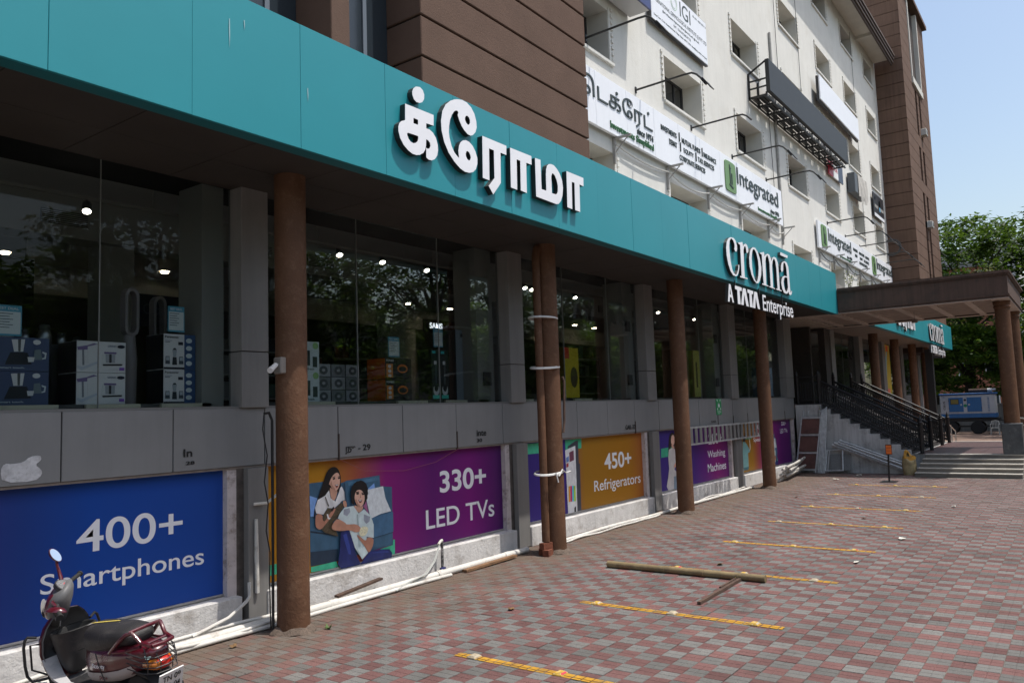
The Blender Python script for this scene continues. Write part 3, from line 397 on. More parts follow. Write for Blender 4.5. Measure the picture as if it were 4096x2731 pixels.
WHERE=lambda x:'first window bay from the scooter' if x<5.9 else 'second window bay from the scooter' if x<11.4 else 'third window bay from the scooter' if x<16.8 else 'fourth window bay from the scooter' if x<22.2 else 'fifth window bay from the scooter'
cnt={}
def nth(key):
    cnt[key]=cnt.get(key,0)+1;return ['first','second','third','fourth','fifth','sixth','seventh','eighth','ninth'][cnt[key]-1]
for x,y,z in sorted(spots):
    wv=WHERE(x);t=thing('spot_lamp',f'{nth(("s",wv))} lit track spot in the {wv}','spot lamp',(x,y,z-.06),'lit track spots')
    d=Vector((-.25,-.5,-.83)).normalized();p=Vector((x,y,z))
    b=MB();b.lathe([(.03,-.16),(.05,-.13),(.056,0),(.05,.002)],p,16,ax=d);b.tube([p-d*.1,(x,y,5.14)],.012,6);b.obj('lamp_housing',MLB,t,smooth=True)
    b=MB();b.lathe([(.0,.004),(.046,.004)],p,16,ax=d);b.obj('lamp_lens',MLAMP,t)
for x,z,y in sorted(down):
    # the same line of sight carried on to the shop ceiling
    k=(5.40-2.4)/(z-2.4)
    if y*k>25:k=24.9/y
    p=Vector((x*k,y*k,2.4+(z-2.4)*k-.006));wv=WHERE(x)
    t=thing('ceiling_lamp',f'{nth(("d",wv))} small ceiling lamp in the {wv}','ceiling lamp',p,'lit ceiling lamps')
    b=MB();b.lathe([(.09,.018),(.092,0),(.075,0),(.09,.018)],p,16);b.obj('lamp_rim',MLB,t)
    b=MB();b.lathe([(0,-.002),(.074,-.002)],p,16);b.obj('lamp_lens',MLAMP,t)
for a,b in((2.6,3.3),(3.29,3.81),(4.09,4.68),(4.93,5.44),(7.0,7.5),(8.75,9.42),(9.86,10.42),(12.0,12.4),(13.9,14.6)):
    p=MB();p.box(a,b,8.555,8.6,2.592,2.634);p.obj('display_bar',mat('cream_bar',(.62,.58,.44),.6),shop)
for a,b in((-1,5.6),(6.3,11.1),(11.9,16.5),(17.3,21.8),(22.7,27)):
    p=MB();p.box(a,b,8.62,9.5,2.587,2.634);p.obj('display_platform',mat('platform_dark',(.08,.08,.078),.6),shop)
for x,z0,z1 in((4.45,6.05,6.35),(4.62,6.3,6.4),(5.41,5.8,5.95)):
    p=MB();p.prism([(x-.004,z1),(x+.004,z1),(x+.007,(z0+z1)/2),(x+.001,z0),(x-.006,(z0+z1)/2+.05)],YF-.0085,YF-.0072);p.obj('paint_drip',mat('pale_drip',(.3,.48,.5),.7),shop)
# ---------------- stains and hand-written marks on the band
MINK=mat('marker_ink',(.012,.012,.012),.7)
for body,x0,x1,z0,z1 in (('In',5.06,5.17,2.02,2.11),('28',5.09,5.2,1.93,1.97),('30',10.36,10.5,1.92,1.98),('inte',10.36,10.62,2.02,2.12),('நு - 29',7.47,7.94,1.9,2.02),('GAIL-32',15.6,16.06,1.93,2.03),('GAIL',20.5,20.85,1.93,1.99)):
    o=text(body,x0,x1,z0,z1,8.33,.0012,.022).obj('marker_writing',MINK,band)
p=MB();lp=[(3.22,1.9),(3.5,1.89),(3.57,1.95),(3.56,2.0),(3.5,2.05),(3.56,2.09),(3.55,2.14),(3.45,2.13),(3.4,2.08),(3.3,2.07),(3.23,2.08),(3.2,2.02)]
p.prism(smoothloop(lp),8.329,8.334);p.obj('torn_sticker',mat('torn_paper',(.6,.6,.61),.8,var=.2,vs=14,dirt=((.35,.35,.35),.7,22),bump=.6,bs=50),band)
for x in(7.355,9.855,16.083,20.99,22.15,23.33,26.9):
    p=MB();p.box(x-.012,x+.012,8.325,8.345,1.83,2.13+.06*math.sin(x*7));p.obj('joint_batten',mat('dark_wood_strip',(.05,.035,.028),.8,var=.3,vs=20),shop)
# ================================================================ POSTERS
def grad_mat(name,stops,x0,x1,dz=0):
    """printed colour gradient along X on the poster"""
    m=bpy.data.materials.new(name);m.use_nodes=True;n=m.node_tree;N=n.nodes;L=n.links;b=N['Principled BSDF'];b.inputs['Roughness'].default_value=.45;b.inputs['Specular IOR Level'].default_value=.25
    g=N.new('ShaderNodeNewGeometry');s=N.new('ShaderNodeSeparateXYZ');L.new(g.outputs['Position'],s.inputs[0])
    ad=N.new('ShaderNodeMath');ad.operation='MULTIPLY_ADD';ad.inputs[1].default_value=dz;L.new(s.outputs[2],ad.inputs[0]);L.new(s.outputs[0],ad.inputs[2])
    q=N.new('ShaderNodeMapRange');q.inputs[1].default_value=x0;q.inputs[2].default_value=x1;L.new(ad.outputs[0],q.inputs[0])
    r=N.new('ShaderNodeValToRGB');L.new(q.outputs[0],r.inputs[0]);e=r.color_ramp.elements
    while len(e)<len(stops):e.new(.5)
    for k,(p,c) in enumerate(stops):e[k].position=p;e[k].color=(*c,1)
    L.new(r.outputs[0],b.inputs['Base Color']);return m
KP=1.35
IV={'dress':(.55,45),'cushion':(.14,22),'sofa':(.2,6),'jeans':(.3,8),'hair':(.3,20),'face':(.1,12),'arm':(.14,10),'shirt':(.12,12),'bowl':(.35,50),'coat':(.12,8),'basket':(.3,40)}
def ink(c,n=''):
    v=IV.get(n,(.18,9));return flat(c,KP,.45,*v)
MWHITE=mat('print_white',(.84,.85,.88),.5)
BLUE=(.006,.06,.33);NAVY=(.045,.025,.22);PURP=(.12,.012,.15);MAG=(.25,.014,.18);ORNG=(.46,.21,.015);RUST=(.42,.12,.025);DKP=(.06,.014,.12)
def poster(name,label,x0,x1,bgm,z0=.36,z1=1.83):
    t=thing(name,label,'poster',((x0+x1)/2,8.45,z0),'advertising posters under the shop windows')
    p=MB();p.box(x0+.03,x1-.03,8.447,8.468,z0+.025,z1);p.obj('poster_sheet',bgm,t)
    for a,b,c,d in((x0,x1,z0,z0+.026),(x0,x0+.028,z0+.027,z1),(x1-.028,x1,z0+.027,z1)):
        p=MB();p.cbox(a,b,8.425,8.469,c,d,.004);p.obj('poster_frame',MALU,t)
    return t
def printed(t,items,y0=8.4455):
    for k,(n,c,l) in enumerate(items):
        o=MB();y=y0-.0009*k;o.prism((smoothloop(l) if n in('hair','face','neck','arm','mouth','bowl') else l),y-.0006,y);o.obj(n,ink(c,n),t)
def words(t,y=8.445,**k):pass
def put(t,body,x0,x1,z0,z1,bold=.012,space=1.0,m=None):
    text(body,x0,x1,z0,z1,8.446,.002,bold,space=space).obj('lettering',m or MWHITE,t)
P1=poster('advertising_poster','blue poster reading 400+ Smartphones behind the red scooter',.5,5.74,grad_mat('print_blue',[(0,(.06,.02,.12)),(.45,(.012,.045,.23)),(.6,BLUE),(.97,(.016,.07,.34)),(1,(.013,.055,.27))],1.6,5.74))
put(P1,'400+',3.955,5.122,1.112,1.44,.009);put(P1,'Smartphones',3.62,5.39,.712,.965,.006)
P2=poster('advertising_poster','purple poster reading 330+ LED TVs with a couple on a blue sofa',6.22,11.28,grad_mat('print_magenta',[(0,ORNG),(.18,ORNG),(.3,(.38,.1,.05)),(.42,MAG),(.62,PURP),(.8,(.19,.013,.18)),(.92,PURP),(1,DKP)],6.22,11.28))
printed(P2,TV);put(P2,'330+',9.53,10.72,1.16,1.505,.022);put(P2,'LED TVs',9.19,10.92,.635,.93,.008)
p=MB();p.prism([(6.25,.47),(6.62,.47),(6.62,.6),(6.25,.6)],8.4450,8.4456);p.obj('green_band',ink((58,165,128)),P2)
P3=poster('advertising_poster','orange poster reading 450+ Refrigerators with an open fridge',11.86,16.66,grad_mat('print_orange',[(0,NAVY),(.335,NAVY),(.34,(.3,.09,.06)),(.44,(.36,.17,.012)),(.85,(.4,.17,.012)),(1,RUST)],11.86,16.66))
printed(P3,FR);put(P3,'450+',14.8,16.02,1.11,1.455,.02);put(P3,'Refrigerators',14.335,16.42,.63,.925,.004)
P4=poster('advertising_poster','violet poster reading 280+ Washing Machines with a woman holding a basket',17.32,22.0,grad_mat('print_violet',[(0,NAVY),(.42,(.05,.02,.2)),(.62,(.13,.016,.2)),(.8,MAG),(1,PURP)],17.32,22.0))
printed(P4,WM);put(P4,'280+',20.5,21.5,1.34,1.63,.018);put(P4,'Washing',20.4,21.65,.93,1.175,.008);put(P4,'Machines',20.36,21.67,.612,.825,.008)
P5=poster('advertising_poster','orange poster with a person in a green shirt, partly hidden by the farthest column',22.72,25.55,grad_mat('print_amber',[(0,(.4,.19,.012)),(.5,(.42,.2,.012)),(.7,(.36,.08,.05)),(.86,(.3,.03,.12)),(1,MAG)],22.72,25.0))
printed(P5,SP);put(P5,'500+',24.22,25.2,1.6,1.76,.012);put(P5,'Intelligent',24.2,25.3,1.39,1.53,.004);put(P5,'Speakers',24.03,25.1,1.2,1.36,.004)
P6=poster('advertising_poster','small far poster of 330+ LED TVs beside the stacked steel pipes',25.56,27.78,grad_mat('print_plum',[(0,MAG),(.5,PURP),(.85,PURP),(1,DKP)],25.56,27.78))
sx=(26.95-25.62)/(9.75-7.5)
TV2=[(n,c,[[25.6+(x-7.52)*.62,.42+(z-.36)*.82] for x,z in l]) for n,c,l in TV]
printed(P6,TV2);put(P6,'330+',26.82,27.33,1.645,1.77,.016);put(P6,'LED TVs',26.65,27.42,1.39,1.53,0)
# emergency assembly sign on the band
t=thing('emergency_sign','green emergency assembly point sign on the grey cladding','sign',(21.07,8.325,2.13))
p=MB();p.cbox(20.89,21.25,8.318,8.332,2.13,2.57,.004);p.obj('sign_board',mat('sign_green',(.02,.3,.1),.4),t)
for x,z,a in((20.96,2.52,1),(21.18,2.52,-1),(20.96,2.3,1),(21.18,2.3,-1)):
    p=MB();s=1 if z>2.4 else -1;p.prism([(x-.035*a,z+.03*s),(x+.03*a,z-.035*s),(x+.03*a,z+.01*s),(x+.005*a,z+.035*s)],8.3165,8.3175);p.obj('arrow',MWHITE,t)
for x in(21.03,21.07,21.11):
    p=MB();p.lathe([(0,0),(.014,0)],(x,8.317,2.455),10,ax=(0,-1,0));p.prism([(x-.016,2.34),(x+.016,2.34),(x+.018,2.43),(x-.018,2.43)],8.3165,8.3175);p.obj('figure',MWHITE,t)
for k,b in enumerate(('Emergency','Assembly','Point')):text(b,20.95 if k<2 else 21.0,21.2 if k<2 else 21.14,2.225-k*.033,2.248-k*.033,8.3178,.001).obj('lettering',MWHITE,t)
# ================================================================ FASCIA SIGNS
MSW=mat('sign_face_white',(.82,.83,.86),.35,var=.03,vs=3);MSB=mat('sign_side_black',(.018,.018,.018),.45)
MRIM=mat('sign_chrome_rim',(.5,.5,.52),.3,metal=.7)
def letters(t,groups,yf,yb,sm=0,rim=False):
    for g_ in groups:
        loops=[smoothloop(l,1) if (sm and len(l)>14) else l for l in g_]
        b=shape(loops,yf+.004,yb);o=b.obj('letter',MSB,t)
        f=shape(loops,yf,yf+.004);f.obj('letter_face',MSW,o)
S1=thing('tamil_shop_sign','large white Tamil letters with black sides on the teal fascia, near end','sign',(9,6.5,5.4));letters(S1,TAMIL,6.458,6.545,0)
S2=thing('shop_name_sign','large white serif letters with a bar over the last, near fascia end','sign',(19.8,6.5,5.3));letters(S2,CROMA,6.467,6.545,0)
S3=thing('shop_subtitle_sign','white and bold lettering hung below the near fascia by the fourth column','sign',(19.8,6.5,4.6));letters(S3,TATA,6.46,6.54)
ent=text('Enterprise',19.66,22.16,4.60,5.13,6.54,.08,.008);o=ent.obj('letter',MSB,S3)
text('Enterprise',19.66,22.16,4.60,5.13,6.46,.004,.008).obj('letter_face',MSW,o)
b=MB()
for x in(18.0,19.66,21.5):b.box(x-.02,x+.02,6.53,6.56,5.0,5.3)
b.box(17.35,22.1,6.545,6.565,4.98,5.01);b.obj('hanger',MSB,S3)
# far copies of the same signs on the second shop front
def far_sign(src,dx,label):
    c=copy_tree(src,None,(src.location.x+dx,src.location.y,src.location.z));c['label']=label;return c
far_sign(S1,30.65,'small far Tamil letters on the teal fascia beyond the porch')
far_sign(S2,28.55,'small far serif letters at the end of the teal fascia beyond the porch')
far_sign(S3,28.55,'small white lettering hung below the far fascia beyond the porch')
# ================================================================ SECOND SHOP FRONT (beyond the stairs)
shop2=thing('shop_building','far shop front beyond the entrance stairs with brown columns','shop front',(44,8.3,0))
fascia(shop2,33.0,54.6,34.2,1.264)
p=MB();p.box(54.4,54.56,YF+.04,8.8,ZF0,ZF1-.03);p.obj('fascia_end',MTEALD,shop2)
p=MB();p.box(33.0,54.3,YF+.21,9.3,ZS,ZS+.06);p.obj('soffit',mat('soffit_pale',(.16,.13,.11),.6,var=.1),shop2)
for x in(37.5,42.2,46.95,50.9):
    c=MB();c.lathe([(.2,0),(.195,.3),(.195,ZS)],(x,7.55,0),28);c.obj('column',MCOLU,shop2,smooth=True)
for a,b in((33.3,33.9),(38.2,38.9),(43.1,43.8),(48,48.7),(53.3,54.2)):
    p=MB();p.cbox(a,b,8.29,8.6,0,ZS,.004);p.obj('pillar_cladding',MPILL,shop2)
glass(shop2,33.9,38.2,[36]);glass(shop2,38.9,43.1,[41]);glass(shop2,43.8,48,[46]);glass(shop2,48.7,53.3,[51])
p=MB();p.box(33,54.2,8.35,8.6,0,2.58);p.obj('cladding_band',MPANEL,shop2)
p=MB();p.box(33,54.2,12,12.2,0,5.5);p.obj('interior_wall',MIWALL,shop2)
p=MB();p.box(33,54.2,8.62,12,5.36,5.5);p.obj('interior_ceiling',MCEIL,shop2)
p=MB();p.box(33,54.2,8.62,12,2.2,2.34);p.obj('interior_floor',MFLOOR,shop2)
t=thing('window_poster','yellow window poster of a person in blue, in the far shop front','poster',(45,8.5,2.6))
p=MB();p.box(43.85,45.95,8.49,8.5,2.6,5.25);p.obj('poster_sheet',mat('print_yellow',(.62,.46,.06),.5),t)
for n,c,l in(('shirt',(110,170,205),[(44.5,3.6),(44.9,3.6),(45.0,4.3),(45.3,4.9),(45.2,5.0),(44.9,4.6),(44.6,4.6),(44.3,4.9),(44.25,4.8),(44.5,4.2)]),('trousers',(70,100,140),[(44.5,2.9),(44.62,2.9),(44.7,3.4),(44.8,2.9),(44.9,2.9),(44.9,3.6),(44.5,3.6)]),('face',(170,120,100),[(44.62,4.65),(44.82,4.65),(44.85,4.88),(44.6,4.88)]),('caption',(225,110,90),[(44.3,2.65),(45.5,2.65),(45.5,2.95),(44.3,2.95)]),('balloon',(200,60,50),[(45.1,4.9),(45.5,4.9),(45.5,5.2),(45.1,5.2)])):
    p=MB();p.prism(l,8.487,8.489);p.obj(n,flat(c,1.4),t)
p=MB();p.box(47.6,48.0,6.7,7.05,0,5.0);tag(p.obj('signal_post',mat('black_painted_steel',(.012,.012,.013),.5)),'thick black post standing beside the generator under the far sign','post')
# ---------------- entrance recess between the two shops
rec=thing('entrance_lobby','dark recessed entrance lobby at the top of the stairs','entrance',(31,9,2.3))
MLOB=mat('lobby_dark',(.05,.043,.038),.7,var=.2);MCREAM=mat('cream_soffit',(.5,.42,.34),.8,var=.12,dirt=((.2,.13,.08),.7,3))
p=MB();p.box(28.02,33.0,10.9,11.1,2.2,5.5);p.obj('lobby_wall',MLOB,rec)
for k in range(9):
    p=MB();p.box(28.3,31.2,10.86,10.895,2.6+k*.28,2.84+k*.28);p.obj('louvre',mat('lobby_louvre',(.035,.03,.028),.6),rec)
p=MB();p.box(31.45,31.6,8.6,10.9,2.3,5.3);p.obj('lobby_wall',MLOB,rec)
p=MB();p.box(28.02,33.0,8.0,10.9,5.32,5.5);p.obj('lobby_ceiling',MCREAM,rec)
p=MB();p.box(28.03,33.3,8.3,11,2.2,2.335);p.obj('lobby_floor',mat('lobby_floor',(.14,.1,.09),.5),rec)
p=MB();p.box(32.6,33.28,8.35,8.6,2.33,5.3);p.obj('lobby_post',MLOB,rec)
t=thing('no_smoking_sign','white no smoking sign with red circle in the dark entrance','sign',(31.0,10.85,4.4))
p=MB();p.box(30.2,31.4,10.8,10.83,4.62,5.02);p.obj('sign_board',mat('sign_cream',(.4,.38,.35),.5),t)
p=MB();p.lathe([(.115,0),(.15,0),(.15,.006),(.115,.006),(.115,0)],(30.47,10.798,4.82),24,ax=(0,-1,0));p.obj('ring',mat('sign_red',(.4,.02,.02),.5),t)
p=MB();p.obox((30.47,10.795,4.82),(.095,0,.095),(0,.002,0),(-.012,0,.012));p.obj('bar',MC['sign_red'],t)
for z in(4.92,4.8,4.72):text('NO SMOKING',30.72,31.3,z-.03,z+.02,10.797,.002).obj('lettering',MINK,t)
# ================================================================ OFFICE BUILDING ABOVE
MWALL=mat('white_stucco',(.71,.7,.655),.9,var=.05,vs=.8,bump=.3,bs=30,streak=.045,dirt=((.55,.52,.45),.35,.9))
MREVL=mat('white_reveal',(.6,.59,.54),.9,var=.08,vs=1.5)
MBRN=mat('brown_textured_render',(.128,.081,.061),.9,var=.1,vs=1.5,bump=.35,bs=55,spec=.2)
MBRND=mat('brown_groove',(.04,.028,.024),.9)
MWIN=mat('window_glass_dark',(.02,.022,.025),.12,spec=.6);MFRM=mat('window_frame_dark',(.035,.035,.038),.5)
bld=thing('office_building','multi-storey white and brown office building above the shops','building',(30,12,6.2))
YW=8.85;YT=7.32
WX=[(14.2,16.62),(19.79,22.4),(25.4,27.95),(31.0,33.45),(36.4,38.8),(41.55,43.9),(46.65,48.8)]
WZ=[(7.25,8.55),(10.86,12.17),(14.22,15.5),(17.45,18.65),(20.55,21.7)]
wall=MB();xe=[12.8]+[v for q in WX for v in q]+[49.95];ze=[6.0]+[v for q in WZ for v in q]+[22.4]
for i in range(len(xe)-1):
    for j in range(len(ze)-1):
        if i%2 and j%2:
            x0,x1,z0,z1=xe[i],xe[i+1],ze[j],ze[j+1];yb=YW+.66
            wall.add([(x0,YW,z0),(x1,YW,z0),(x1,YW,z1),(x0,YW,z1),(x0,yb,z0),(x1,yb,z0),(x1,yb,z1),(x0,yb,z1)],[(0,1,5,4),(1,2,6,5),(2,3,7,6),(3,0,4,7)],1)
        else:wall.add([(xe[i],YW,ze[j]),(xe[i+1],YW,ze[j]),(xe[i+1],YW,ze[j+1]),(xe[i],YW,ze[j+1])],[(0,1,2,3)])
wall.box(12.8,49.95,YW+.75,YW+1.2,6,22.4,1)
wall.obj('white_wall',[MWALL,MREVL],bld)
for ci,(x0,x1) in enumerate(WX):
    for zi,(z0,z1) in enumerate(WZ):
        if zi==0 and ci>5:continue
        yb=YW+.62
        f=MB()
        for a,b,c,d in((x0,x0+.07,z0,z1),(x1-.07,x1,z0,z1),(x0+.07,x1-.07,z0,z0+.06),(x0+.07,x1-.07,z1-.06,z1),((x0+x1)/2-.03,(x0+x1)/2+.03,z0+.06,z1-.06),(x0+.6,x0+.65,z0+.06,z1-.06),(x1-.65,x1-.6,z0+.06,z1-.06)):
            f.box(a,b,yb-.03,yb+.03,c,d)
        fo=f.obj('window',MFRM,bld);g_=MB();g_.box(x0+.02,x1-.02,yb,yb+.02,z0+.02,z1-.02);g_.obj('pane',MWIN,fo)
        s=MB();s.cbox(x0-.12,x1+.16,YW-.07,YW+.04,z0-.1,z0-.012,.008);s.obj('window_sill',MWALL,bld)
        n=9
        for sd in(-1,1):
            q=MB();xa=x0 if sd<0 else x1;q.box(*((xa-.1,xa-.012) if sd<0 else (xa+.012,xa+.1)),YW-.018,YW+.01,z0-.012,z1+.1)
            for k in range(n):
                zc=z0+(k+.2)*(z1+.15-z0)/n
                q.box(*((xa-.2,xa-.0995) if sd<0 else (xa+.0995,xa+.2)),YW-.045,YW+.01,zc,zc+.07)
            q.obj('quoin_strip',MWALL,bld)
# brown corner block beside the signboard, plank courses with dark grooves
core=MB();core.box(8.15,12.76,YT+.05,12,6.2,23);core.obj('block_core',MBRND,bld)
zz=[6.3,6.92]+[7.523+.612*i for i in range(26)]
for a,b in zip(zz,zz[1:]):
    p=MB();p.cbox(8.11,12.8,YT,12.1,a+.016,b-.016,.012);p.obj('wall_course',MBRN,bld)
# piers and recessed windows to the left of the block
p=MB();p.box(2.7,8.1,8.02,8.3,6.2,23);p.obj('recess_wall',MBRN,bld)
p=MB();p.box(-14,2.69,YT,12,5.6,23);p.obj('unseen_shading_block',MBRN,bld)  # unseen block, added to keep skylight off the side faces beyond it
for a,b in((6.44,6.75),(4.6,4.9),(2.7,3.09)):
    p=MB();p.cbox(a,b,YT,8.05,6.2,23,.01);p.obj('brown_pier',MBRN,bld)
for a,b in((6.76,8.1),(4.91,6.43),(3.11,4.59)):
    for z in(6.5,):
        f=MB()
        for u,v in((a,a+.08),(a+.45,a+.52),(b-.5,b-.43)):f.box(u,v,7.97,8.03,6.3,9.4)
        fo=f.obj('window',mat('blue_grey_frame',(.16,.19,.23),.4),bld);g_=MB();g_.box(a,b,7.995,8.01,6.3,9.4);g_.obj('pane',mat('tinted_pane',(.03,.04,.05),.15),fo)
# eave over the white wall
MEAVE=mat('eave_cream',(.6,.575,.51),.85,var=.08,vs=1)
e=MB();e.box(12.8,49.7,7.9,YW+1,22.3,22.42);e.obj('eave_soffit',MEAVE,bld)
e=MB();e.box(12.8,49.7,7.84,7.92,21.9,22.5,0)
for k in range(3):e.box(12.8,49.72,7.76-.05*k,7.86,22.02+.18*k,22.14+.18*k,0)
e.obj('eave_edge',mat('eave_brown',(.085,.06,.05),.8),bld)
for x in(24,31,38,45.2):
    e=MB();e.box(x,x+.35,7.93,YW,22.12,22.3);e.obj('eave_beam',MEAVE,bld)
p=MB();p.box(12.8,49.9,9.3,20,22.42,24.2);p.obj('roof_parapet',MWALL,bld)
# far brown tower
TX0,TX1=49.95,59.1
slots=[(53.62,54.3),(54.95,55.65)];sz=[(12.75,14.75),(15.8,17.9),(19.0,21.15),(9.3,11.6)]
core=MB();core.box(TX0+.2,TX1-.1,YT+.2,16,5,27.6);core.obj('tower_core',MBRND,bld)
MTWR=mat('tower_render',(.15,.094,.069),.9,var=.12,vs=.7,bump=.3,bs=30,streak=.2,spec=.2)
z=6.3
while z<27.4:
    a,b=z+.016,min(z+.729,27.5)-.016
    p=MB();p.box(TX0,TX0+.2,YT+.001,16,a,b);p.obj('tower_course',MTWR,bld)
    hit=any(q0<b and q1>a for q0,q1 in sz) or z>22.1
    segs=[(TX0+.001,53.0),(56.3,TX1)] if z>22.1 else ([(TX0+.001,slots[0][0]),(slots[0][1],slots[1][0]),(slots[1][1],TX1)] if hit else [(TX0+.001,TX1)])
    for u,v in segs:
        p=MB();p.box(u,v,YT,YT+.2,a,b);p.obj('tower_course',MTWR,bld)
    z+=.729
for q0,q1 in sz:
    for u,v in slots:
        f=MB();f.box(u,u+.05,YT+.1,YT+.16,q0,q1);f.box(v-.05,v,YT+.1,YT+.16,q0,q1);fo=f.obj('window',MFRM,bld)
        g_=MB();g_.box(u,v,YT+.15,YT+.17,q0,q1);g_.obj('pane',MWIN,fo)
p=MB();p.box(53.0,56.3,YT+.5,YT+.7,22.2,27.4);p.obj('tower_niche',MWALL,bld)
p=MB();p.box(52.85,56.45,YT-.1,YT+.4,21.75,22.15);p.box(52.9,53.15,YT-.06,YT+.3,22.15,27.4);p.box(56.15,56.4,YT-.06,YT+.3,22.15,27.4);p.obj('niche_frame',MREVL,bld)
p=MB();p.box(TX0-.2,TX1+.25,YT-.25,16,27.5,27.75);p.obj('tower_cap',MBRN,bld)
for x,z in((55.2,18.95),(54.6,12.9)):
    t=thing('air_conditioner',f'small white air conditioner in the tower window, {"upper" if z>15 else "lower"} one','air conditioner',(x,YT-.2,z),'air conditioners on the tower')
    p=MB();p.cbox(x-.3,x+.3,YT-.3,YT+.14,z,z+.42,.02);p.obj('casing',mat('ac_white',(.5,.5,.47),.5),t)
    p=MB();p.lathe([(.0,0),(.15,0),(.15,.01),(.0,.01)],(x,YT-.301,z+.21),16,ax=(0,-1,0));p.obj('fan_grille',MFRM,t)
# ================================================================ SIGNS ON THE WHITE WALL
MBOARD=mat('sign_board_white',(.86,.88,.92),.4,var=.02,vs=2,streak=.03)
MLET=mat('letter_charcoal',(.035,.05,.047),.5);MGRNL=mat('letter_green',(.02,.12,.03),.5);MLOGO=mat('logo_green',(.14,.26,.09),.45)
def banner(label,x0,x1,z0,z1,panels):
    t=thing('banner_sign',label,'sign',((x0+x1)/2,8.72,z0))
    xs=[x0+(x1-x0)*i/panels for i in range(panels+1)]
    for a,b in zip(xs,xs[1:]):
        p=MB();p.cbox(a+.004,b-.004,8.70,8.78,z0,z1,.006);p.obj('sign_panel',MBOARD,t)
    return t
def logo(t,x,z0,z1,w):
    p=MB();a=.08;p.prism(smoothloop([(x,z0+a),(x+a,z0),(x+w-a,z0),(x+w,z0+a),(x+w,z1-a),(x+w-a,z1),(x+a,z1),(x,z1-a)],1),8.67,8.699);o=p.obj('logo',MLOGO,t)
    p=MB();h=z1-z0;cx=x+w*.45
    p.prism([(cx-.05,z0+h*.25),(cx+.03,z0+h*.25),(cx+.03,z0+h*.72),(cx-.05,z0+h*.8)],8.655,8.669);p.prism([(cx+.1,z0+h*.22),(cx+.16,z0+h*.3),(cx+.16,z0+h*.62),(cx+.1,z0+h*.62)],8.655,8.669)
    p.prism([(cx-.12,z0+h*.2),(cx+.2,z0+h*.12),(cx+.22,z0+h*.18),(cx-.1,z0+h*.26)],8.655,8.669);p.prism([(cx-.06,z0+h*.9),(cx+.08,z0+h*.76),(cx-.06,z0+h*.76)],8.655,8.669);p.obj('logo_mark',MLET,o)
def lt(t,body,x0,x1,z0,z1,m=None,bold=.004,d=.02,space=1.0):text(body,x0,x1,z0,z1,8.699,d,bold,space=space).obj('lettering',m or MLET,t)
b1=banner('long white banner with Tamil lettering and one green logo on the office wall',11.0,29.36,8.93,10.26,12)
logo(b1,23.6,9.12,10.1,.93);lt(b1,'Integrated',24.68,28.88,9.36,10.08,bold=.004)
lt(b1,'ெடக்ேரட்',14.9,18.53,9.45,10.06,bold=0);lt(b1,'ண்',13.6,14.75,9.62,10.02,bold=0)
lt(b1,'since 1974',17.63,18.54,9.28,9.45,None,.004,.02);lt(b1,'Investments Simplified',16.23,18.54,9.0,9.23,MGRNL,.006,.02)
for body,x0,x1,z in(('INVESTMENTS',19.06,20.05,9.79),('MUTUAL FUNDS',20.4,21.7,9.77),('INSURANCE',21.95,22.92,9.74),('DEMAT',19.55,20.05,9.52),('EQUITY',20.5,21.2,9.5),('TAX SERVICES',21.5,22.72,9.49),('CORPORATE SERVICES',20.2,22.0,9.24)):lt(b1,body,x0,x1,z,z+.15,MLET,.01,.012)
for x,z in((20.22,9.75),(21.83,9.72),(20.27,9.48),(21.35,9.46)):
    p=MB();p.box(x-.012,x+.012,8.67,8.699,z,z+.26);p.obj('divider',MLET,b1)
lt(b1,'since 1974',27.95,28.87,9.18,9.33);lt(b1,'Investments Simplified',26.6,28.88,8.98,9.14,MGRNL,.006,.02)
b2=banner('far white banner with two green logos, ending at the brown tower',34.18,49.6,8.87,10.05,10)
for dx in(0,9.75):
    logo(b2,34.6+dx,8.98,9.95,.85);lt(b2,'Integrated',35.75+dx,39.85+dx,9.2,9.93,bold=.004)
    if dx==0:
        lt(b2,'since 1974',38.95,39.9,9.05,9.19);lt(b2,'Investments Simplified',37.6,39.9,8.9,9.03,MGRNL,.006,.02)
for body,x0,x1,z in(('INVESTMENTS',40.3,41.2,9.62),('MUTUAL FUNDS',41.5,42.65,9.6),('INSURANCE',42.85,43.75,9.58),('DEMAT',40.6,41.1,9.36),('EQUITY',41.6,42.2,9.34),('TAX SERVICES',42.45,43.6,9.33),('CORPORATE SERVICES',41.4,43.2,9.1)):lt(b2,body,x0,x1,z,z+.14,MLET,.01,.012)
# IGI board
ig=thing('institute_sign','white institute board with rows of small dark text on the upper wall','sign',(20.8,8.72,12.82))
p=MB();p.cbox(18.85,22.72,8.69,8.78,12.82,14.17,.01);p.obj('sign_panel',MBOARD,ig)
p=MB();p.cbox(18.83,22.74,8.705,8.79,12.79,14.19,.004);p.obj('sign_frame',MFRM,ig)
def il(body,x0,x1,z0,z1,m=None,bold=0):text(body,x0,x1,z0,z1,8.6885,.002,bold).obj('lettering',m or MLET,ig)
il('IGI',20.75,21.5,13.62,14.07);il('INTERNATIONAL GEMMOLOGICAL INSTITUTE (I) PVT LTD',18.95,22.66,13.37,13.52)
il('இன்டர்ேநஷனல் ெஜம்மாலாஜிகல் இன்ஸ்டிட்யூட் (இ) பி.லிட்',19.55,22.1,13.24,13.33);il('GST : 33AAACI6824P1Z5',20.25,21.45,13.11,13.18)
il('Kences Tower, 1C, No.1, Ramakrishna Street, T.Nagar, Chennai - 600 017. E-Mail : chennai@igi.org, website : www.igi.org',18.98,22.64,12.95,13.03)
il('Ph: 044 - 4350 2570 / 71',21.7,22.68,13.97,14.03)
